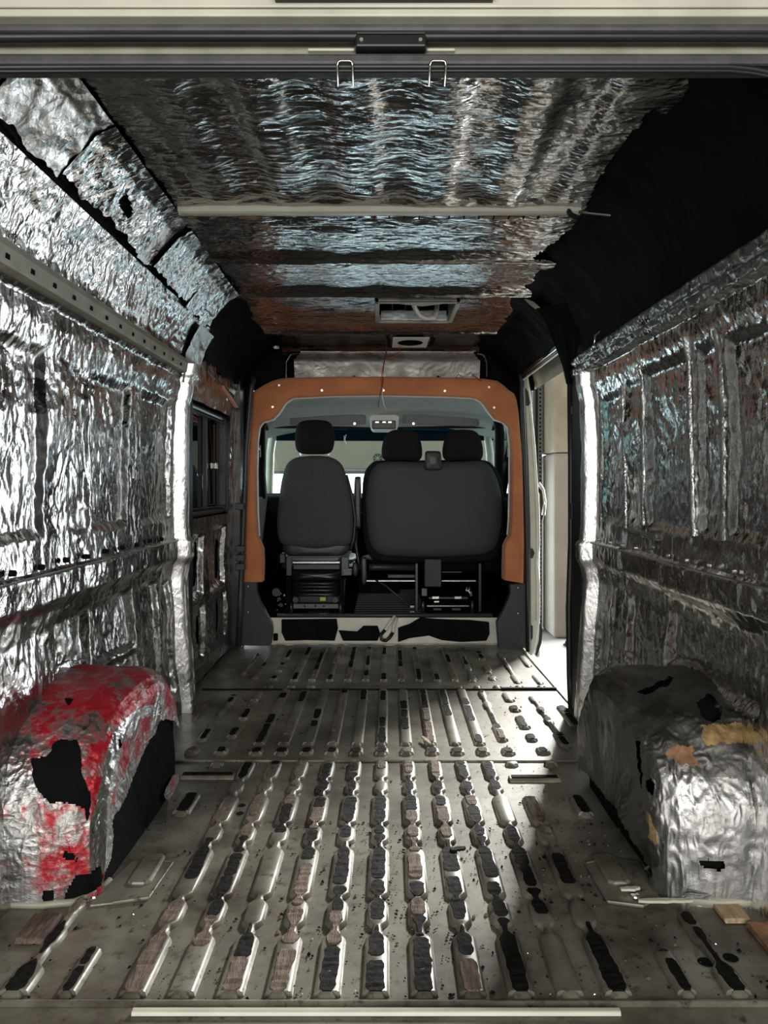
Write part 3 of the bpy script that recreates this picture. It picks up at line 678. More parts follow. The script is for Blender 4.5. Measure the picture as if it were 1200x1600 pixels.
# front passenger door skin beyond the post with handle
fd = empty('door_2', (1.02, 5.4, 0), kind='structure')
MB().box(1.005, 1.035, 4.97, 6.1, -.1, .97).build('door_skin', M['cream'], fd, bevel=.02)
MB().tube([P(841, 755, 5.02), P(848, 765, 5.02), P(851, 785, 5.02), P(849, 805, 5.02)], .012, 8).build('handle', M['chrome'], fd, smooth=True)
MB().tube([P(841, 757, 5.04), P(845, 775, 5.04), P(847, 800, 5.04), P(845, 812, 5.04)], .014, 8).build('handle_shell', M['rubber'], fd, smooth=True)
MB().prism_y(PX([(844, 975), (848, 985), (846, 1005), (839, 1025), (836, 1022), (842, 1000)], 4.97), 4.97, 5.0).build('mud_trim', M['rubber'], fd)

# ================================================================== VAN FLOOR
vf = empty('floor.001', (0, 3.2, 0), kind='structure')
YAW = .0107
def fx(X, Y): return X+YAW*(Y-1.5)
def plate_grid(name, y0, y1, holes=()):
    a = np.arange(-.93, .895, .01); b = np.arange(y0, y1+.001, .01); A, B = np.meshgrid(a, b, indexing='ij')
    Z = .0015*fbm(A*4, B*4, 3)
    dr = np.zeros(A.shape, bool)
    return grid(name, np.stack([A, B, Z], -1), M['floor'], vf)
plate_grid('floor_panel', 1.49, 2.81); plate_grid('floor_panel.001', 2.80, 3.81); plate_grid('floor_panel.002', 3.80, 4.90)
MB().box(-.95, .885, 1.2, 4.92, -.06, -.01).build('floor_underside', M['blackmetal'], vf)
MB().prism_x([(1.20, .0), (1.49, .0), (1.495, .006), (1.485, .010), (1.475, .004), (1.20, -.004), (1.20, -.05)], -.95, .95).build('sill_plate', M['floor'], vf, bevel=.002)
MB().prism_x([(1.448, .004), (1.452, .012), (1.462, .013), (1.466, .004)], -.47, .455).build('sill_strip', M['cream'], vf, bevel=.002)
MB().tube([(x, 2.805+.001*math.sin(x*9), .003) for x in np.linspace(-.9, .87, 30)], .005, 6).build('panel_seam', M['floor'], vf)
MB().tube([(x, 3.80, .003) for x in np.linspace(-.88, .87, 30)], .005, 6).build('panel_seam.001', M['tar'], vf)
MB().prism_x([(3.79, .0), (3.795, .012), (3.815, .012), (3.82, 0)], .60, .87).build('seam_batten', M['tar'], vf)
MB().prism_x([(3.30, -.01), (3.30, .014), (3.0, .014), (3.0, -.01)], .875, .888).build('edge_lip', M['floor'], vf)
MB().box(.868, .885, 3.5, 4.7, -.02, .008).build('step_edge', M['floor'], vf, bevel=.004)
RH = .012
def rib(X, knots, name='floor_rib', mat='floor', h=RH, parent=vf):
    """knots: (Y, half width) from near to far; widths taper at both ends"""
    k = [(knots[0][0]-.006, knots[0][1]*.75), (knots[0][0]+.004, knots[0][1]*1.15)]+[(a+(.014 if i == 0 else 0), b) for i, (a, b) in enumerate(knots)]
    k[-1] = (k[-1][0]-.012, k[-1][1]); k += [(knots[-1][0]-.003, knots[-1][1]*.8), (knots[-1][0]+.004, knots[-1][1]*.45)]
    v = []; f = []; n = len(k)
    for i, (y, hw) in enumerate(k):
        x = fx(X, y); end = i in (0, n-1); t = .0 if end else (.7 if i in (1, n-2) else 1)
        s = .0085
        for dx, z in ((-hw, 0), (-hw+s*.35, h*t*.75), (-max(hw-s, .003), h*t), (max(hw-s, .003), h*t), (hw-s*.35, h*t*.75), (hw, 0)):
            v.append((x+dx, y, z+.0005))
    for i in range(n-1):
        for j in range(5): f.append((i*6+j, i*6+j+1, (i+1)*6+j+1, (i+1)*6+j))
    return mesh_ob(name, v, f, M[mat], parent, smooth=True, auto=1.0)
NEAR = []
def seg(a, b, w): return [(a, w*.62), (a+.014, w), (b-.014, w), (b, w*.62)]
W_ = .0275
PIECES = [(1.497, 1.705, W_), (1.745, 1.846, W_*.93), (1.868, 2.112, W_), (2.152, 2.247, W_*.93), (2.275, 2.47, W_), (2.512, 2.592, W_*.85), (2.628, 2.790, W_*.9)]
def chain(pieces):
    k = []
    for i, (a, b, w) in enumerate(pieces):
        if i: k.append((a-.004, .012))
        k += seg(a, b, w)
        if i < len(pieces)-1: k.append((b+.004, .012))
    return k
def knots_interp(k, y): return float(np.interp(y, [a for a, b in k], [b for a, b in k]))
def residue(X, k, parent, seed, prob=(.50, .36), z=RH):
    r = random.Random(seed); y = k[0][0]+.012; ye = k[-1][0]-.01
    mbs = {'tar': MB(), 'wood': MB()}
    while y < ye:
        ln = r.uniform(.07, .26); y2 = min(ye, y+ln); t = r.random()
        kind = 'tar' if t < prob[0] else ('wood' if t < prob[0]+prob[1] else None)
        if kind:
            n = max(4, int((y2-y)/.010)); ja = r.uniform(.6, 1); jb_ = r.uniform(.6, 1); off = r.uniform(-.3, .3); v = []; f = []
            for i in range(n+1):
                yy = y+(y2-y)*i/n; hw = max(.003, knots_interp(k, yy)-.006); taper = min(1, .6+min(i, n-i)*.4); ja = .8*ja+.2*r.uniform(.4, 1.15); jb_ = .8*jb_+.2*r.uniform(.4, 1.15)
                a = -hw*taper*min(1, ja+r.uniform(-.06, .06)); b = hw*taper*min(1, jb_+r.uniform(-.06, .06))
                hh = z+(r.uniform(.002, .005) if kind == 'wood' else r.uniform(.0012, .0025)); x = fx(X, yy)
                v += [(x+a-.001, yy, z-.002), (x+a+.0005, yy, hh), (x+(a+b)/2+r.uniform(-.002, .002), yy, hh+r.uniform(-.001, .0015)), (x+b-.0005, yy, hh), (x+b+.001, yy, z-.002)]
            for i in range(n):
                for j in range(4): f.append((i*5+j, i*5+j+1, (i+1)*5+j+1, (i+1)*5+j))
            f.append((0, 1, 2, 3, 4)); f.append(tuple(n*5+j for j in range(5))[::-1])
            mbs[kind].add(v, f)
        y = y2+r.uniform(.0, .03)
    if mbs['tar'].v: mbs['tar'].build('glue_residue', M['tar'], parent)
    if mbs['wood'].v: mbs['wood'].build('wood_residue', M['wood'], parent)
X0r, DX = -.009, .0955
for i in range(-5, 6):
    pcs = PIECES if i != 5 else PIECES[:5]
    k = chain(pcs); X = X0r+DX*i; o = rib(X, k); residue(X, k, o, 100+i)
# side ribs of the near panel
for X, pcs in ((-.722, [(1.50, 1.60, .03), (1.66, 1.74, .02), (1.79, 1.86, .016)]), (-.617, [(1.50, 1.665, .019)]), (.604, [(1.50, 1.655, .02)]), (.706, [(1.50, 1.60, .026), (1.68, 1.80, .02)]),
               (-.618, [(2.34, 2.50, .028)]), (.618, [(2.33, 2.48, .024)])):
    k = chain(pcs); o = rib(X, k); residue(X, k, o, int(abs(X)*999), (.6, .1))
for X0_, X1_, Y_ in ((-.69, -.50, 2.655), (.44, .615, 2.63)):
    mb = MB(); mb.prism_x([(Y_-.022, 0), (Y_-.014, .012), (Y_+.014, .012), (Y_+.022, 0)], X0_, X1_); o = mb.build('cross_rib', M['floor'], vf, bevel=.003)
    MB().prism_x([(Y_-.012, .011), (Y_-.010, .015), (Y_+.011, .015), (Y_+.013, .011)], X0_+.01, X1_-.01).build('glue_residue', M['tar'], o)
# bump row
for X in (-.725, -.615, -.482, -.388, -.292, -.198, -.104, -.009, .086, .182, .277, .372, .468, .60):
    a = 2.865 if abs(X) < .5 else 2.87
    k = seg(a, a+.07, .026); o = rib(X, k); residue(X, [(a, .026), (a+.07, .026)], o, int(X*1000)+5000, (.9, .1))
for X in (-.6, .46, .6):
    k = seg(2.745, 2.79, .024); rib(X, k)
# middle ribs
for i in range(-5, 6):
    X = X0r+DX*i
    if i in (5,): pcs = [(3.02, 3.22, .022), (3.46, 3.56, .02), (3.64, 3.76, .018)]
    else: pcs = [(2.975, 3.785, .023)]
    k = chain(pcs); o = rib(X, k); residue(X, k, o, 300+i, (.45, .22))
for X, pcs in ((.585, [(3.02, 3.10, .022)]), (.585, [(3.18, 3.34, .024)]), (.585, [(3.42, 3.50, .024)]), (.585, [(3.58, 3.72, .024)]),
               (.70, [(2.95, 3.12, .022), (3.24, 3.32, .02), (3.40, 3.48, .02), (3.56, 3.66, .022)]), (.80, [(3.2, 3.5, .024)]),
               (-.61, [(3.06, 3.18, .022)]), (-.61, [(3.30, 3.50, .02)]), (-.61, [(3.58, 3.74, .02)]), (-.72, [(3.02, 3.24, .02), (3.36, 3.44, .018), (3.52, 3.68, .02)]), (-.82, [(3.30, 3.60, .012)])):
    k = chain(pcs); o = rib(X, k); residue(X, k, o, int(abs(X)*999+pcs[0][0]*50), (.55, .1))
# front ribs
for i in range(-5, 6):
    X = (X0r+DX*i)*.97
    if i == 5: pcs = [(3.95, 4.08, .022), (4.2, 4.4, .02), (4.5, 4.66, .02)]
    else: pcs = [(3.96, 4.78, .020)]
    k = chain(pcs); o = rib(X, k, h=.011); residue(X, k, o, 400+i, (.4, .15), z=.011)
for X, pcs in ((.56, [(3.98, 4.05, .022)]), (.56, [(4.14, 4.3, .022)]), (.56, [(4.45, 4.66, .022)]), (.68, [(3.92, 4.08, .022), (4.22, 4.36, .016), (4.46, 4.62, .018)]), (.80, [(4.28, 4.55, .018)]), (.79, [(3.9, 4.08, .018)]),
               (-.58, [(3.98, 4.06, .02)]), (-.58, [(4.16, 4.36, .018)]), (-.58, [(4.48, 4.7, .018)]), (-.68, [(4.0, 4.5, .015)]), (-.76, [(4.1, 4.6, .013)])):
    k = chain(pcs); o = rib(X, k, h=.010); residue(X, k, o, int(abs(X)*999+pcs[0][0]*50), (.5, .1), z=.010)
for X in (-.58, -.47, -.37, .37, .46, .56, .67, .78):
    rib(X, seg(3.83, 3.865, .022), h=.010)
# drain holes with rims
for x, y in ((.685, 1.62), (.745, 1.635), (.45, 2.08), (-.43, 2.36), (-.435, 2.42)):
    mb = MB(); mb.disc((x, y, .0012), .016 if x > .5 else .012, 'z', .001, 18); mb.build('drain_hole', M['black'], vf)
# tie-down plates beside the arches
for s in (-1, 1):
    o = empty('floor_bracket' if s < 0 else 'floor_bracket.001', (s*.60, 2.0, .001), 'bent triangular metal bracket plate on the floor beside the %s wheel arch' % ('red-painted' if s < 0 else 'grey silver-faced'), 'bracket', 'floor brackets')
    pl = [(140, 1419), (176, 1415), (232, 1407), (250, 1380), (270, 1351), (232, 1347), (205, 1350), (150, 1402)] if s < 0 else [(915, 1353), (955, 1343), (1000, 1350), (1030, 1405), (1005, 1420), (950, 1413)]
    v2 = [(P_[0], P_[1]) for P_ in [((x-CX)/(y-CY), F/(y-CY), 0) for x, y in pl]]
    MB().prism_z(v2 if True else v2, .001, .007).build('plate', M['floor'], o, bevel=.002)
    k = len(v2)
    for a in range(k):
        b = (a+1) % k
        if (s < 0 and a in (1, 2, 3, 4)) or (s > 0 and a in (0, 4, 5)):
            MB().tube([(v2[a][0], v2[a][1], .007), (v2[b][0], v2[b][1], .007)], .003, 6).build('folded_edge', M['floor'], o)
    rb = MB(); X = -.605 if s < 0 else .60
    rb.prism_z([(X-.03, 1.93), (X-.03, 2.06), (X-.018, 2.075), (X+.018, 2.075), (X+.03, 2.06), (X+.03, 1.93), (X+.015, 1.92), (X-.015, 1.92)], .004, .016)
    rb.build('embossed_pad', M['floor'], o, bevel=.006)
    MB().disc((X-.09 if s < 0 else X+.02, 1.87, .007), .012, 'z', .004, 12).build('bolt_head', M['chrome'], o)
# ---- debris
def chip(name, px_, py_, L_, W2, ang, mat, lab, cat, grp=None, h=.006, seed=0):
    y = F/(py_-CY); x = (px_-CX)*y/F; r = random.Random(seed); n = 9; tp = []; bt = []
    for i in range(n): t = i/(n-1)-.5; tp.append((t*L_, W2*(.35+.65*math.sin(math.pi*(i+.6)/(n+.2)))*r.uniform(.6, 1))); bt.append((t*L_+r.uniform(-.002, .002), -W2*r.uniform(.5, 1)*(.35+.65*math.sin(math.pi*(i+.6)/(n+.2)))))
    ol = tp+bt[::-1]; c, s = math.cos(ang), math.sin(ang)
    ol = [(x+a*c-b*s, y+a*s+b*c) for a, b in ol]
    MB().prism_z(ol[::-1], .0135, .0135+h).build(name, mat, origin=(x, y, .0135), label=lab, cat=cat, group=grp)
chip('wood_splinter', 768/1.846+250, 1163, .09, .010, 1.9, M['woodlight'], 'reddish splinter of plywood lying at the end of a middle floor rib', 'splinter', seed=3)
chip('wood_scrap', 716, 1336, .045, .012, .3, M['tar'], 'dark curled scrap lying across a near floor rib', 'scrap', seed=5)
MB().prism_x([(1.76, .002), (1.765, .012), (1.90, .016), (1.905, .003)], .79, .85).build('plywood_offcut', M['woodlight'], label='tan plywood offcut on the floor behind the grey wheel arch', cat='offcut', origin=(.82, 1.83, .002), bevel=.002)
MB().prism_x([(1.68, .002), (1.685, .014), (1.78, .016), (1.79, .003)], -.80, -.735).build('plywood_offcut.001', M['wood'], label='dark brown plywood offcut on the floor below the red-painted wheel arch', cat='offcut', origin=(-.77, 1.73, .002), bevel=.002)
MB().prism_x([(1.60, .002), (1.605, .014), (1.74, .020), (1.75, .003)], .83, .885).build('plywood_offcut.002', M['rustbrown'], label='rust-brown offcut at the right edge of the floor', cat='offcut', origin=(.86, 1.67, .002), bevel=.002)
chip('peeled_strip', 1040, 1418, .13, .009, .02, M['cream'], 'peeled pale sealant strip at the foot of the grey wheel arch', 'strip', seed=9)
chip('peeled_strip.001', 985, 1399, .05, .009, .1, M['cream'], 'short pale sealant crumb in front of the grey wheel arch', 'strip', seed=11)
mb = MB(); r = random.Random(99)
for k in range(1900):
    y = 1.5+3.3*r.random()**1.7; x = r.uniform(-.85, .85)
    if k % 2 == 0: x = r.gauss(.15, .35); y = r.uniform(1.5, 2.3)
    if abs(x) > .66 and y > 1.78: x = max(-.66, min(.66, x*.7))
    x = max(-.84, min(.84, x))
    s = r.uniform(.0012, .003)+(.005*r.random()**4); a = r.random()*6.28; e = r.uniform(.3, 1); z = .002+(.0)
    mb.mat(r.choice([0]*10+[1]*6+[2]))
    c, q = math.cos(a)*s, math.sin(a)*s
    mb.add([(x+c, y+q, z), (x-q*e, y+c*e, z), (x-c, y-q, z), (x+q*e, y-c*e, z), (x, y, z+s*.8)], [(0, 1, 4), (1, 2, 4), (2, 3, 4), (3, 0, 4), (3, 2, 1, 0)])
mb.build('dirt_crumbs', [M['tar'], M['wood'], M['chrome']], label='loose dirt crumbs and metal swarf scattered over the ribbed floor', cat='debris', kind='stuff')

# ================================================================== WHEEL ARCHES
def arch_pts(side, off, nu, nv, xin, yc=2.245, a=.41, h=.452, seed=0, amp=.006, mid=.0025, xw=.95, umin=0, umax=1):
    """u over the arch from rear foot to front foot, v from wall to centre of the inner face"""
    U = np.linspace(umin, umax, nu); V = np.linspace(0, 1, nv); A, B = np.meshgrid(U, V, indexing='ij')
    th = A*math.pi; e = 2/2.9
    cy_ = -np.sign(np.cos(th))*np.abs(np.cos(th))**e; sz = np.abs(np.sin(th))**e
    # v: 0-.45 wall to shoulder, .45-.6 fillet, .6-1 face
    sc = np.interp(B, [0, .35, .45, .52, .58, .63, 1], [1.0, .985, .965, .93, .885, .84, .02])
    xx = np.interp(B, [0, .35, .45, .52, .58, .63, 1], [xw, xin+.09, xin+.05, xin+.022, xin+.008, xin, xin-.004])
    dh = deform(A*1.2, B*.6, seed, amp, mid, 1.5, 1.5)
    dh = dh+off
    Y = yc+(a+dh)*cy_*sc; Z = (h+dh)*sz*sc; X = xx-dh*sstep(.4, .62, B)
    foot = 1-.0
    return np.stack([side*X, Y, Z], -1), A, B
# left: black foam body + torn red painted foil skin + tape
la = empty('wheel_arch', (-.82, 2.2, 0), 'wheel arch wrapped in torn red-painted foil over black foam, left side', 'wheel arch', 'wheel arches')
q, A, B = arch_pts(-1, 0, 90, 70, .69, amp=.002, mid=.0006)
grid('foam_body', q, M['black'], la)
q, A, B = arch_pts(-1, .007, 320, 260, .685, seed=5, amp=.003, mid=.0012)
pp = proj(q); jit = np.stack([5*fbm(pp[..., 0]*.10, pp[..., 1]*.10, 71), 5*fbm(pp[..., 0]*.10, pp[..., 1]*.10, 81)], -1)
hole1 = [(49, 1187), (68, 1183), (82, 1172), (84, 1160), (98, 1155), (108, 1158), (121, 1157), (126, 1180), (127, 1208), (137, 1228), (142, 1248), (140, 1275), (136, 1282), (133, 1262), (120, 1256), (95, 1252), (80, 1255), (60, 1235), (52, 1215)]
hole2 = [(98, 1407), (118, 1368), (140, 1366), (158, 1355), (160, 1372), (162, 1376), (150, 1390), (130, 1400)]
hole3 = [(96, 1333), (110, 1332), (120, 1344), (104, 1343)]
hole4 = [(62, 1404), (70, 1396), (84, 1398), (82, 1408)]
face = [(259, 1125), (250, 1128), (243, 1145), (233, 1160), (219, 1188), (208, 1213), (200, 1240), (190, 1262), (175, 1282), (178, 1310), (172, 1345), (162, 1372), (168, 1420), (300, 1300), (258, 1250), (256, 1243), (268, 1215), (300, 1180), (275, 1128)]
hole5 = [(102, 1090), (115, 1093), (108, 1102)]
hole6 = [(184, 1150), (190, 1166), (186, 1172)]
drop = np.zeros(A.shape, bool)
for h in (hole1, hole2, hole3, hole4, face, hole5, hole6): drop |= inpoly(pp+jit*.6, h)
drop |= (B > .95)
tape = inpoly(pp+jit*.5, [(138, 1390), (141, 1340), (144, 1280), (158, 1215), (164, 1180), (176, 1150), (192, 1126), (215, 1108), (235, 1101), (252, 1104), (258, 1118), (246, 1118), (226, 1121), (205, 1136), (192, 1152), (185, 1180), (181, 1220), (176, 1245), (172, 1262), (168, 1290), (170, 1330), (163, 1365)])
grid('red_foil', q, [M['foil_red'], M['foil_tape']], la, drop=drop, cls=tape.astype(int))
# small red remnant at the far edge of the black face is part of the skin already; crinkled foil fringe on the wall above
q, A, B = arch_pts(-1, .02, 300, 60, .905, xw=.93, seed=15, amp=.012, mid=.004, h=.455, a=.42, umin=.02, umax=.62)
grid('foil_fringe', q, M['foil_bare'], la, drop=(B > .6))
MB().tube([(-.93, 1.835, .008), (-.80, 1.832, .006), (-.735, 1.845, .006), (-.70, 1.88, .006), (-.685, 1.95, .004)], .009, 8).build('sealant_foot', M['creamdull'], la, smooth=True)

ra = empty('wheel_arch.001', (.82, 2.2, 0), 'wheel arch wrapped in dull grey foil with bright silver rear face, right side', 'wheel arch', 'wheel arches')
q, A, B = arch_pts(1, -.012, 90, 70, .69, amp=.002, mid=.0006)
grid('foam_body', q, M['black'], ra)
q, A, B = arch_pts(1, .006, 320, 260, .675, seed=25, amp=.007, mid=.0014)
pp = proj(q); jit = np.stack([5*fbm(pp[..., 0]*.10, pp[..., 1]*.10, 72), 5*fbm(pp[..., 0]*.10, pp[..., 1]*.10, 82)], -1)
holes = [[(1088, 1098), (1100, 1090), (1108, 1085), (1120, 1092), (1128, 1105), (1126, 1122), (1112, 1128), (1098, 1118)],
         [(993, 1157), (998, 1160), (1000, 1180), (1003, 1205), (1002, 1235), (998, 1200)],
         [(1008, 1220), (1018, 1215), (1023, 1225), (1019, 1242), (1012, 1236)],
         [(1092, 1347), (1108, 1344), (1135, 1352), (1122, 1359), (1100, 1355)],
         [(995, 1082), (1020, 1070), (1050, 1058), (1045, 1070), (1022, 1078), (1008, 1085)]]
drop = np.zeros(A.shape, bool)
for h in holes: drop |= inpoly(pp+jit*.7, h)
drop |= (B > .96)
drop |= inpoly(pp+jit, [(905, 1200), (920, 1212), (945, 1245), (962, 1268), (985, 1310), (1008, 1348), (1020, 1362), (1000, 1400), (905, 1260)])
cls = np.zeros(A.shape, int)
M['foil_silver'] = foil('foil_silver', s1=34, s2=120, strength=.45, rough=.42, base=.42)
silver = [(1032, 1215), (1040, 1210), (1080, 1214), (1150, 1218), (1172, 1225), (1180, 1270), (1186, 1340), (1200, 1400), (1260, 1450), (1000, 1450), (1010, 1380), (1015, 1362), (1038, 1352), (1036, 1300), (1031, 1250)]
cls[inpoly(pp+jit*.6, silver)] = 1
cls[inpoly(pp+jit*1.5, [(1098, 1130), (1160, 1132), (1165, 1160), (1102, 1166)])] = 2
cls[inpoly(pp+jit*1.5, [(1040, 1168), (1084, 1166), (1090, 1195), (1062, 1195), (1045, 1180)])] = 3
cls[inpoly(pp+jit*1.5, [(1008, 1262), (1014, 1270), (1030, 1318), (1028, 1326), (1014, 1305)])] = 2
grid('grey_foil', q, [M['foil_dull'], M['foil_silver'], M['ochre'], M['rustbrown']], ra, drop=drop, cls=cls)
MB().tube([P(1008, 1358, 1.95), P(1018, 1352, 1.94), P(1036, 1350, 1.93), P(1060, 1354, 1.92)], .004, 6).build('foil_crease', M['foil_tape'], ra)
q, A, B = arch_pts(1, .02, 300, 60, .905, xw=.93, seed=35, amp=.012, mid=.005, h=.46, a=.42, umin=.05, umax=.66)
grid('foil_fringe', q, M['foil_dull'], ra, drop=(B > .6))
MB().tube([(.93, 1.838, .012), (.80, 1.835, .012), (.735, 1.85, .010), (.69, 1.89, .010)], .012, 8, rs=[.012, .014, .010, .006]).build('sealant_foot', M['creamdull'], ra, smooth=True)
blotch('red_smear', (.755, 1.828, .03), .04, .008, M['foil_red'], ra, 4, 'y')

# ================================================================== REAR HEADER
hd = empty('trim_6', (0, 1.45, 1.85), kind='structure')
def hz(y, Y=1.45): return 1-(y-CY)*Y/F
def strip(name, ya, yb, y0, y1, mat, bev=.003, par=None, sub=False):
    return MB().box(-1.0, 1.0, y0, y1, hz(yb, y0), hz(ya, y0)).build(name, M[mat], par or hd, bevel=bev)
strip('roof_lip', -30, 11, 1.405, 1.50, 'cream')
strip('bright_lip', 13, 25, 1.40, 1.50, 'cream', .003)
strip('upper_sealant', 28, 48, 1.425, 1.50, 'sealant', .006)
strip('header_face', 52, 100, 1.462, 1.50, 'creamdull', .002)
MB().box(-1, 1, 1.43, 1.56, hz(-30, 1.43), hz(-60, 1.43)).build('roof_edge', M['creamdull'], hd)
strip('lower_sealant', 82, 100, 1.445, 1.50, 'sealant', .006)
for yy_, r_ in ((58, .010), (105, .0065), (111, .004)):
    Yt = 1.44 if yy_ == 58 else 1.455
    ptsb = [(-1.0, Yt, hz(yy_+2, Yt))]+[(x, Yt, hz(yy_, Yt)) for x in (-.5, 0, .5, .66)]+[(.70, Yt, hz(yy_+(3 if yy_ > 90 else 0), Yt)), (.76, Yt, hz(yy_+(12 if yy_ > 90 else 1), Yt)), (.95, Yt, hz(yy_+(14 if yy_ > 90 else 1), Yt))]
    MB().tube(ptsb, r_, 10).build('rubber_seal', M['rubber'], hd, smooth=True)
# lock catch box
lb = empty('lock_catch', (0, 1.47, 1.84), 'black metal door lock catch in the middle of the rear header', 'catch')
cx0, cx1 = (555-CX)*1.45/F, (666-CX)*1.45/F
MB().box(cx0, cx1, 1.43, 1.47, hz(82, 1.45), hz(57, 1.45)).build('housing', M['blackmetal'], lb, bevel=.004)
MB().tube([(cx0+.004, 1.428, hz(62, 1.45)), (cx1-.004, 1.428, hz(62, 1.45))], .003, 6).build('hinge_pin', M['plastic'], lb)
for xx in (cx0+.012, cx1-.012): MB().disc((xx, 1.431, hz(72, 1.45)), .004, 'y', .003, 10).build('rivet', M['screw'], lb)
for a, b in ((481, 554), (667, 711)):
    MB().box((a-CX)*1.455/F, (b-CX)*1.455/F, 1.452, 1.464, hz(80.5, 1.455), hz(76, 1.455)).build('bright_slot', M['cream'], hd, bevel=.002)
# striker plate and wire loops
MB().prism_y([((x-CX)*1.53/F, hz(y, 1.53)) for x, y in ((492, 112), (505, 119), (690, 119), (697, 108), (500, 106))], 1.52, 1.535).build('striker_plate', M['chrome'], hd, bevel=.001)
for n_, (a, b) in enumerate(((527, 551), (672, 697))):
    e = [((x-CX)*1.44/F, 1.44 if y < 110 else 1.47, hz(y, 1.44)) for x, y in ((a, 121), (a, 103), (a+1, 97), (a+5, 95), (b-5, 95), (b-1, 97), (b, 103), (b, 121))]
    MB().tube(e, .0022, 8).build('door_striker', M['chrome'], smooth=True, origin=e[3], label='chrome wire striker loop on the rear header, %s of the lock catch' % ('left' if n_ == 0 else 'right'), cat='striker', group='door strikers')
MB().box((430-CX)*1.40/F, (770-CX)*1.40/F, 1.37, 1.405, hz(2, 1.4), hz(-20, 1.4)).build('top_catch', M['blackmetal'], hd)

# ================================================================== CAB
cab = empty('floor.002', (0, 5.5, .17), kind='structure')
CZ = .172
MB().box(-1.0, 1.0, 4.92, 6.9, CZ-.05, CZ).build('cab_floor', M['black'], cab)
mb = MB()
for k in range(16): mb.box(-.17+.0, .30, 5.0+k*.08, 5.0+k*.08+.03, CZ, CZ+.006)
mb.build('rubber_mat_ribs', M['rubber'], cab, kind='stuff')
MB().tube([(-.66, 4.93, CZ+.01), (.72, 4.93, CZ+.01)], .014, 8).build('floor_edge_trim', M['plastic'], cab, smooth=True)
# step riser with cream paint and torn black foam
rz = empty('baseboard_front', (0, 4.9, 0), kind='structure')
Xs = np.linspace(-.70, .76, 160); Zs = np.linspace(0, CZ, 24); A, B = np.meshgrid(Xs, Zs, indexing='ij')
grid('riser', np.stack([A, 4.90-.004*fbm(A*12, B*12, 6), B], -1), M['cream'], rz)
for nm, pl in (('foam_patch', [(440, 968), (526, 967), (528, 982), (523, 1001), (480, 1000), (446, 1001), (440, 988)]), ('foam_patch.001', [(529, 985), (558, 987), (568, 978), (590, 978), (594, 990), (590, 1001), (536, 1001)]),
               ('foam_patch.002', [(622, 981), (640, 975), (657, 965), (680, 967), (700, 968), (735, 969), (764, 972), (765, 990), (760, 1001), (720, 1003), (690, 1000), (670, 993), (640, 997), (622, 1003)]), ('foam_patch.003', [(427, 990), (434, 990), (434, 1001), (427, 1001)])):
    MB().prism_y(PX(pl, 4.88), 4.872, 4.895).build(nm, M['black'], rz, bevel=.004)
U = np.linspace(0, 1, 160); V = np.linspace(0, 1, 8); A, B = np.meshgrid(U, V, indexing='ij')
x_ = -.66+A*1.40; grid('paint_flakes', np.stack([x_, 4.868-B*.03, .012+.014*fbm(x_*14, B*2, 9)*(B)+.002], -1), M['cream'], rz)
for a, s_ in ((0, 1), (1, -1)):
    pass
ho = empty('hose_pair', P(605, 985, 4.85), 'pair of bent black hoses with pale ends hanging over the cab step', 'hose')
for i, l in enumerate(([(617, 962), (610, 972), (602, 984), (595, 992), (596, 999), (603, 1001)], [(620, 965), (615, 978), (614, 988), (609, 996), (603, 1001), (597, 1000)])):
    pts_ = [P(x, y, 4.845) for x, y in l]
    MB().tube(pts_[:3], .009, 8).build('pale_sleeve', M['pvc'], ho, smooth=True)
    MB().tube(pts_[2:], .011, 8).build('black_hose', M['rubber'], ho, smooth=True)

def seat_root(nm, px_, lab, grp=None): return empty(nm, ((px_-CX)*5.3/F, 5.3, CZ), lab, 'seat', grp)
YS = 5.15
def O(l, Y=YS): return [((x-CX)*Y/F, 1-(y-CY)*Y/F) for x, y in l]
ds = seat_root('driver_seat', 492, 'single dark grey fabric driver seat on a sprung base, left in the cab', 'cab seats')
mb = MB(); cushion(mb, O([(442, 851), (434, 835), (433, 810), (436, 780), (440, 752), (447, 728), (458, 717), (475, 713), (492, 712), (510, 713), (525, 718), (536, 729), (543, 752), (550, 785), (552, 812), (551, 835), (545, 851), (520, 855), (492, 856), (465, 855)]), YS, .05, .08); mb.build('backrest', M['seat_fabric'], ds, smooth=True)
mb = MB(); cushion(mb, O([(445, 849), (446, 866), (470, 869), (515, 869), (540, 866), (543, 849), (492, 852)]), YS+.01, .03, .06); mb.build('back_shell', M['plastic'], ds, smooth=True)
mb = MB(); cushion(mb, O([(463, 702), (461, 685), (463, 668), (470, 659), (490, 656), (511, 658), (520, 667), (523, 685), (520, 702), (512, 709), (492, 710), (472, 709)], YS+.03), YS+.03, .05, .06); hrr = mb.build('headrest', M['headrest'], ds, smooth=True)
for x in (470, 514): MB().tube([P(x, 722, YS+.03), P(x, 700, YS+.03)], .006, 8).build('headrest_post', M['chrome'], hrr, smooth=True)
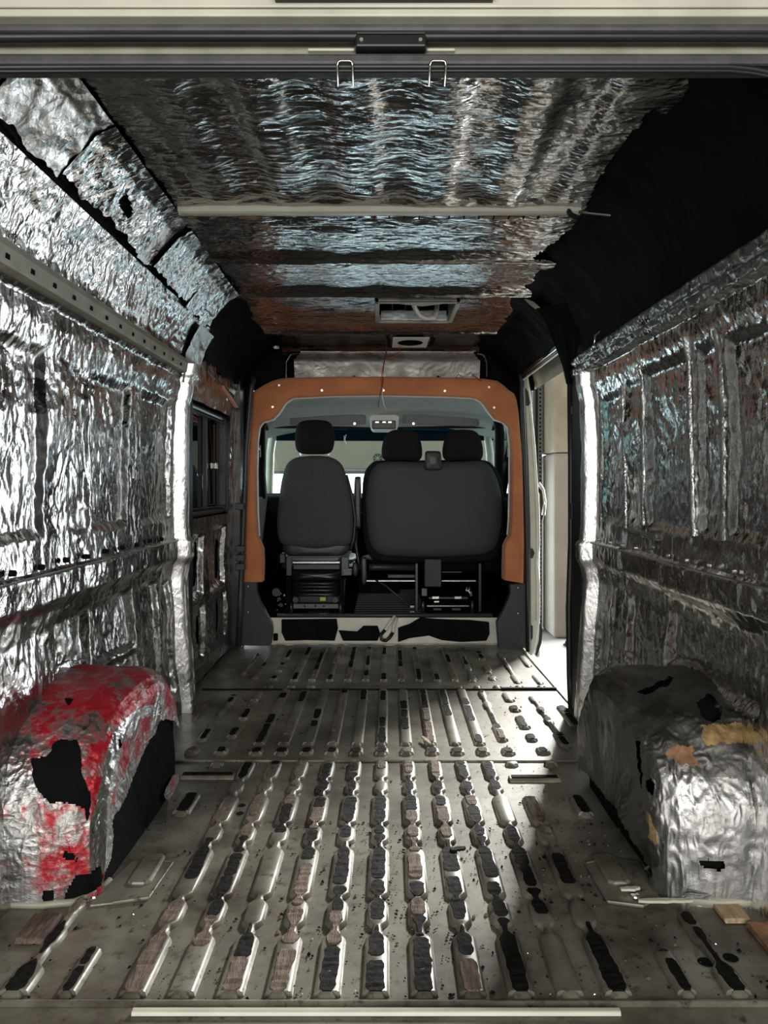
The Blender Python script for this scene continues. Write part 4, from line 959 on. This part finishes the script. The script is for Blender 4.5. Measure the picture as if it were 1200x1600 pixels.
# side edge shine / recliner
MB().tube([P(x, y, YS+.02) for x, y in ((541, 742), (550, 775), (555, 810), (553, 840), (548, 858))], .010, 8).build('side_piping', M['plastic'], ds, smooth=True)
mb = MB(); cushion(mb, O([(440, 870), (548, 870), (552, 880), (545, 890), (446, 890), (438, 880)], 5.3), 5.45, .2, .35); mb.build('seat_cushion', M['seat_plain'], ds, smooth=True)
def bx(par, nm, a, b, c, d, y0, y1, mat, bev=.004):
    """box filling the region x a..b, y c..d of its rear face at depth y0"""
    p, q_ = P(a, d, y0), P(b, c, y0)
    return MB().box(p[0], q_[0], y0, y1, p[2], q_[2]).build(nm, M[mat], par, bevel=bev)
bx(ds, 'upper_frame', 449, 532, 868, 872, 5.18, 5.22, 'blackmetal'); bx(ds, 'cross_bar', 457, 531, 877.5, 880.5, 5.14, 5.16, 'chrome', .002)
bx(ds, 'frame_side', 447, 456, 870, 900, 5.18, 5.7, 'blackmetal'); bx(ds, 'frame_side', 533, 545, 870, 900, 5.18, 5.7, 'blackmetal')
bx(ds, 'inner_box', 458, 531, 882, 890, 5.2, 5.6, 'plastic')
bx(ds, 'lever_bracket', 536, 549, 891, 899, 5.12, 5.2, 'visor')
# bellows
for k, (y0_, y1_, e) in enumerate(((891, 908, 0), (908, 914, 3), (913, 919, 1), (918, 925, 3), (924, 932, 2))):
    mb = MB(); cushion(mb, O([(455+e, y0_), (534-e, y0_), (536-e, (y0_+y1_)/2), (534-e, y1_), (455+e, y1_), (453+e, (y0_+y1_)/2)], 5.2), 5.35, .15, .15, edge=.012)
    mb.build('bellows_fold', M['blackmetal'], ds, smooth=True)
bx(ds, 'bellows_core', 457, 532, 890, 942, 5.28, 5.55, 'blackmetal')
for x in (462, 524): 
    mb = MB(); mb.disc(P(x, 937, 5.17), .022, 'y', .012, 16); mb.build('spring_bolt', M['plastic'], ds)
bx(ds, 'yellow_tag', 500, 509, 933, 939, 5.17, 5.18, 'yellow', .001)
bx(ds, 'rear_rail', 458, 530, 944, 951, 5.10, 5.14, 'visor')
for x in (476, 493, 506): MB().disc(P(x, 947, 5.10), .006, 'y', .002, 10).build('rail_hole', M['black'], ds)
for x in (455, 532):
    MB().tube([P(x, 943, 5.1), P(x, 966, 5.05)], .012, 8, rs=[.016, .010]).build('floor_bolt', M['blackmetal'], ds, smooth=True); fb_ = bpy.context.scene.collection.objects[-1]
    MB().tube([P(x, 958, 5.05), P(x, 966, 5.05)], .008, 8).build('bolt_tip', M['chrome'], fb_, smooth=True)
mb = MB(); mb.prism_y(O([(468, 966), (480, 959), (515, 959), (524, 966)], 5.05), 5.05, 5.4); mb.build('floor_bracket', M['plastic'], ds, bevel=.004)
for a_, b_ in ((450, 456), (533, 539)): MB().box(P(a_, 0, 5.2)[0], P(b_, 0, 5.2)[0], 5.1, 5.7, CZ, .40).build('pedestal', M['black'], ds)
for (a, b, s_) in ((432, 925, .03), (437, 935, .012), (440, 945, .014)):
    mb = MB(); mb.disc(P(a, b, 5.15), s_, 'y', .02, 14); mb.build('adjuster_knob', M['plastic'], ds)
for k in range(12):
    c = P(433+rnd.random()*14, 925+rnd.random()*32, 5.16); MB().box(c[0]-.004, c[0]+.004, 5.15, 5.165, c[2]-.003, c[2]+.003).build('wire_clip', M['chrome'], ds)
bx(ds, 'side_lever', 437, 445, 866, 880, 5.12, 5.3, 'plastic')
# armrest
mb = MB(); cushion(mb, O([(554, 823), (553, 780), (554, 750), (556, 745), (563, 745), (564, 750), (564.5, 780), (564, 823), (560, 825)], 5.25), 5.25, .03, .05, edge=.01); mb.build('folded_armrest', M['plastic'], ds, smooth=True)
# belt stalks between the seats
MB().tube([P(x, y, 5.2) for x, y in ((557, 835), (556, 850), (559, 870), (562, 890))], .012, 8).build('belt_stalk', M['rubber'], ds, smooth=True)
MB().tube([P(x, y, 5.18) for x, y in ((550, 845), (554, 836), (558, 829))], .008, 8).build('bright_lever', M['chrome'], ds, smooth=True)

bs = seat_root('passenger_bench', 676, 'wide dark grey double passenger bench with two headrests, right in the cab', 'cab seats')
mb = MB(); cushion(mb, O([(572, 800), (572, 770), (577, 744), (587, 727), (602, 722), (630, 721), (665, 722), (690, 722), (720, 721), (748, 720), (764, 727), (776, 747), (783, 775), (785, 803), (782, 833), (774, 855), (755, 866), (720, 869), (676, 871), (630, 870), (598, 867), (583, 857), (575, 835)]), YS, .045, .09, edge=.05); mb.build('backrest', M['seat_plain'], bs, smooth=True)
mb = MB(); cushion(mb, O([(566, 790), (568, 745), (580, 724), (600, 719), (676, 719), (750, 718), (772, 728), (785, 755), (789, 800), (786, 850), (774, 874), (740, 879), (676, 880), (600, 878), (578, 870), (568, 840)], YS+.06), YS+.08, .05, .10, edge=.04); mb.build('front_padding', M['headrest'], bs, smooth=True)
for c_ in (628.5, 723.5):
    mb = MB(); cushion(mb, O([(c_-31, 715), (c_-32, 700), (c_-27, 682), (c_-17, 673), (c_, 671), (c_+17, 673), (c_+26, 682), (c_+31, 700), (c_+30, 715), (c_+22, 720), (c_, 720), (c_-22, 720)], YS+.03), YS+.03, .05, .06); hrr = mb.build('headrest', M['headrest'], bs, smooth=True)
    for d_ in (-22, 22): MB().tube([P(c_+d_, 724, YS+.03), P(c_+d_, 712, YS+.03)], .005, 8).build('headrest_post', M['chrome'], hrr, smooth=True)
mb = MB(); cushion(mb, O([(665, 706), (676, 704.5), (688, 706), (690, 720), (690, 733), (677, 735), (664, 733), (664, 720)], 5.08), 5.09, .02, .05, edge=.012); mb.build('belt_guide', M['plastic'], bs, smooth=True)
mb = MB(); cushion(mb, O([(576, 872), (780, 872), (784, 885), (776, 893), (580, 893), (574, 885)], 5.4), 5.5, .15, .35); mb.build('seat_cushion', M['black'], bs, smooth=True)
MB().tube([P(577, 887, 5.2), P(585, 886, 5.2), P(648, 887, 5.2)], .022, 12).build('roller_bar', M['plastic'], bs, smooth=True)
bx(bs, 'long_rail', 572, 652, 906.5, 909, 5.15, 5.17, 'chrome', .002); bx(bs, 'long_rail', 690, 744, 906.5, 909, 5.15, 5.17, 'chrome', .002)
bx(bs, 'upper_rail', 690, 722, 893, 895, 5.15, 5.18, 'plastic', .002)
bx(bs, 'strut_bar', 606, 652, 898, 903, 5.2, 5.24, 'plastic', .002)
for x in (651, 750): bx(bs, 'leg', x-2.5, x+2.5, 880, 966, 5.12, 5.18, 'blackmetal'); bx(bs, 'leg', x-2.5, x+2.5, 880, 955, 5.5, 5.56, 'blackmetal')
MB().tube([P(587, 906, 5.15), P(602, 915, 5.17), P(641, 947, 5.2)], .007, 8).build('diagonal_brace', M['plastic'], bs, smooth=True)
MB().box(*(P(641, 0, 5.2)[0], P(647, 0, 5.2)[0]), 5.19, 5.2, P(0, 949, 5.2)[2], P(0, 946, 5.2)[2]).build('brace_foot', M['chrome'], bs)
bx(bs, 'belt_cover', 663.5, 689.5, 874, 917, 5.06, 5.10, 'grey_panel', .006)
bx(bs, 'silver_label', 659, 667, 919.5, 931, 5.09, 5.1, 'visor', .001)
bx(bs, 'lower_crossbar', 670, 731, 933, 936, 5.10, 5.12, 'plastic', .001)
for a in (675, 710): bx(bs, 'bar_label', a, a+11, 932, 936, 5.085, 5.10, 'chrome', .001)
bx(bs, 'bar_clip', 678, 686, 939, 941.5, 5.09, 5.1, 'chrome', .001)
bx(bs, 'base_crossbar', 667, 733, 946, 948, 5.09, 5.11, 'chrome', .001)
for x in (661, 738):
    MB().tube([P(x, 940, 5.1), P(x, 966, 5.04)], .012, 8, rs=[.014, .012]).build('floor_bolt', M['blackmetal'], bs, smooth=True); fb_ = bpy.context.scene.collection.objects[-1]
    MB().tube([P(x, 960, 5.04), P(x, 966, 5.04)], .009, 8).build('bolt_tip', M['chrome'], fb_, smooth=True)
for a, b in ((677, 690), (706, 720)): bx(bs, 'slide_rail', a, b, 950.5, 954, 5.08, 5.3, 'plastic', .002)
mb = MB(); mb.prism_y(O([(674, 967), (680, 961), (722, 961), (732, 967)], 5.05), 5.05, 5.4); mb.build('floor_bracket', M['plastic'], bs, bevel=.004)
MB().tube([P(x, y, 5.09) for x, y in ((735, 930), (733, 924), (729, 917), (728, 922), (731, 924), (734, 921), (733, 916))], .0045, 8).build('belt_hook', M['screw'], bs, smooth=True)
MB().tube([P(735, 924, 5.1), P(736, 931, 5.1)], .009, 8).build('hook_shank', M['visor'], bs)
# side levers on the bench left end
mb = MB(); cushion(mb, O([(565, 873), (571, 871), (573, 880), (573, 905), (570, 914), (566, 912), (564, 890)], 5.12), 5.13, .02, .05, edge=.006); mb.build('tilt_lever', M['plastic'], bs, smooth=True)
mb = MB(); cushion(mb, O([(551, 881), (556, 879), (559, 885), (559, 897), (555, 901), (551, 896)], 5.12), 5.13, .02, .05, edge=.006); mb.build('side_knob', M['plastic'], ds, smooth=True)

# cab walls and doors
for s, nm in ((-1, 'door_3'), (1, 'door_4')):
    d = empty(nm, (s*.93, 5.6, CZ), kind='structure')
    MB().box(*sorted((s*.90, s*.97)), 4.95, 6.4, CZ, .93).build('door_panel', M['black'], d, bevel=.01)
    MB().box(*sorted((s*.84, s*.97)), 4.93, 5.02, CZ, 1.66).build('belt_post', M['black'], d)
    MB().tube([(s*.90, 5.03, .93), (s*.89, 5.04, 1.3), (s*.87, 5.12, 1.47), (s*.86, 5.5, 1.50), (s*.85, 5.85, 1.44)], .02, 8).build('window_seal', M['rubber'], d, smooth=True)
    MB().tube([(s*.91, 5.95, .93), (s*.90, 5.80, 1.15), (s*.87, 5.60, 1.40), (s*.84, 5.5, 1.50)], .034, 8).build('quarter_bar', M['black'], d, smooth=True)
    MB().box(*sorted((s*.925, s*.93)), 5.02, 6.4, .93, 1.5).build('pane', M['glass'], d)
    MB().tube([(s*.93, 6.45, .90), (s*.87, 6.1, 1.28), (s*.82, 5.92, 1.44), (s*.79, 5.86, 1.47)], .032, 8).build('screen_pillar', M['cream'], d, smooth=True)
    MB().tube([P(400 if s < 0 else 797, 690, 5.0), P(401 if s < 0 else 795, 790, 5.0), P(402 if s < 0 else 794, 840, 5.0)], .005, 6).build('belt_webbing', M['pvc'], d)
    MB().box(*sorted((P(400 if s < 0 else 793, 0, 4.97)[0], P(407 if s < 0 else 800, 0, 4.97)[0])), 4.96, 4.99, P(0, 714, 4.97)[2], P(0, 695, 4.97)[2]).build('belt_anchor', M['rubber'], d, bevel=.006)
    MB().box(*sorted((P(401 if s < 0 else 794, 0, 4.95)[0], P(406 if s < 0 else 799, 0, 4.95)[0])), 4.945, 4.96, P(0, 703, 4.95)[2], P(0, 699, 4.95)[2]).build('anchor_bolt', M['chrome'], d, bevel=.002)
# headliner
Xs = np.linspace(-.95, .97, 60); T = np.linspace(0, 1, 24); A, B = np.meshgrid(Xs, T, indexing='ij')
yy = 4.93+B*1.0; zz = 1.615+.03*np.sin(B*math.pi)-.15*B**2.0-.10*np.abs(A)**4*1.2
hl = grid('ceiling.002', np.stack([A, yy, zz], -1), M['headliner'], kind='structure')
hl.modifiers.new('t', 'SOLIDIFY').thickness = .02
MB().box(-.95, .97, 5.03, 6.0, 1.72, 1.75).build('cab_roof', M['cream'], hl)
def visor(l, lab, nm):
    e = empty(nm, P(sum(a for a, b in l)/len(l), 655, 5.58), lab, 'sun visor', 'sun visors')
    mb = MB(); cushion(mb, O(l, 5.58), 5.58, .008, .012, edge=.008); mb.build('visor_board', M['visor'], e, smooth=True)
    c = (l[-2][0]+l[-1][0])/2
    p = P(554 if c < 594 else 646, 662, 5.565); MB().disc(p, .01, 'y', .006, 10).build('visor_clip', M['screw'], e)
visor([(453, 655), (458, 653), (500, 650), (540, 648), (568, 648), (572, 652), (571, 661), (565, 663), (510, 664), (458, 664), (453, 662)], 'grey sun visor left of the central mirror console', 'sun_visor')
visor([(630, 652), (633, 648), (660, 648), (700, 651), (742, 654), (748, 657), (748, 664), (742, 666), (700, 665), (640, 662), (631, 660)], 'grey sun visor right of the central mirror console', 'sun_visor.001')
cs = empty('overhead_console', P(600, 660, 5.56), 'grey overhead console with black interior lamp unit, above the windscreen', 'console')
mb = MB(); mb.prism_y(O([(577, 651), (583, 648), (618, 648), (624, 651), (622, 668), (617, 672), (583, 672), (579, 668)], 5.56), 5.56, 5.8); mb.build('console_body', M['headliner'], cs, bevel=.008)
bx(cs, 'lamp_unit', 581.5, 618.5, 657, 670, 5.545, 5.57, 'rubber', .006)
for a in (588, 599, 608): bx(cs, 'rocker_switch', a-1.5, a+4, 658.5, 661, 5.538, 5.546, 'chrome', .001)
# windscreen
w1 = empty('window_1', (0, 6.3, .9), kind='structure')
def ws(x, t): return (x, 5.90+t*.85, 1.455-t*.52)
n = 12; v = []; f = []
def scr(t0, t1, mat, nm):
    v = []; f = []
    for i in range(n+1):
        x = -.84+1.72*i/n; bow = -.05*((x/.85)**2)
        for t in (t0, t1):
            p = ws(x, t); v.append((p[0], p[1]+bow, p[2]))
    for i in range(n): f.append((2*i, 2*i+1, 2*i+3, 2*i+2))
    o = mesh_ob(nm, v, f, M[mat], w1, smooth=True)
scr(.17, 1, 'glass', 'pane'); scr(0, .17, 'glass_blue', 'sun_band')
MB().tube([(-.84, 5.78, 1.458), (-.4, 5.87, 1.462), (0, 5.90, 1.463), (.4, 5.87, 1.462), (.86, 5.78, 1.458)], .012, 8).build('top_seal', M['rubber'], w1)
for l in ([(541, 679), (539, 686), (541, 694)], [(538, 681), (538, 690)], [(724, 684), (726, 692), (725, 697)], [(728, 688), (728, 697)], [(723, 684), (719, 680)]):
    MB().tube([P(x, y, 5.93) for x, y in l], .003, 5).build('sealant_drip', M['white_liner'], w1)
# dashboard
MB().box(-1.0, 1.0, 6.82, 6.9, CZ, .93).build('firewall', M['black'], cab)
for s in (-1, 1): MB().box(*sorted((s*.90, s*.98)), 6.4, 6.9, CZ, .93).build('footwell_side', M['black'], cab)
da = empty('dashboard', (0, 6.3, .6), 'black dashboard below the windscreen, seen between the seats', 'dashboard')
mb = MB(); mb.prism_x([(6.75, .25), (6.78, .93), (6.4, .955), (6.15, .93), (6.08, .80), (6.2, .5), (6.3, .25)], -.95, .97); mb.build('dash_body', M['black'], da, bevel=.02)
bx(da, 'centre_stack', 560, 625, 800, 950, 6.0, 6.15, 'black', .02)
sw = empty('steering_wheel', P(495, 800, 5.95), 'black steering wheel behind the driver seat', 'steering wheel')
cc = Vector(P(495, 800, 5.85)); MB().tube([cc+Vector((math.cos(t)*.19, math.sin(t)*.08, math.sin(t)*.16)) for t in np.linspace(0, 2*math.pi, 33)], .015, 8, cap=False).build('rim', M['plastic'], sw, smooth=True)
MB().tube([cc, cc+Vector((0, .2, -.08))], .03, 10).build('column', M['black'], sw)
for t in (0, math.pi, -math.pi/2): MB().tube([cc, cc+Vector((math.cos(t)*.19, math.sin(t)*.08, math.sin(t)*.16))], .012, 6).build('spoke', M['plastic'], sw)

# ---- wires from the lamp plate
wi = empty('hanging_wires', P(603, 560, 4.7), 'thin red and black wires hanging from the ceiling over the orange arch', 'wire')
def wire(l, Ys_, mat, r=.003): MB().tube([P(x, y, Y_) for (x, y), Y_ in zip(l, Ys_)], r, 6).build('wire', M[mat], wi, smooth=True)
wire([(604, 521), (604, 545), (602, 560), (598, 575), (596, 592), (597, 604)], [4.45, 4.6, 4.7, 4.75, 4.78, 4.79], 'red_wire')
wire([(605, 530), (604, 550), (600, 565), (599, 580), (598, 600), (594, 615), (591, 636)], [4.5, 4.6, 4.7, 4.75, 4.78, 4.79, 4.79], 'rubber', .002)
wire([(625, 538), (624, 550), (618, 557), (606, 560)], [4.6, 4.65, 4.68, 4.7], 'red_wire', .002)
wire([(598, 606), (597, 618), (600, 632), (604, 640)], [4.79]*4, 'pvc', .003)
wire([(712, 590), (716, 585), (722, 588)], [4.79]*3, 'red_wire', .003); wire([(738, 586), (752, 595)], [4.79]*2, 'red_wire', .004)
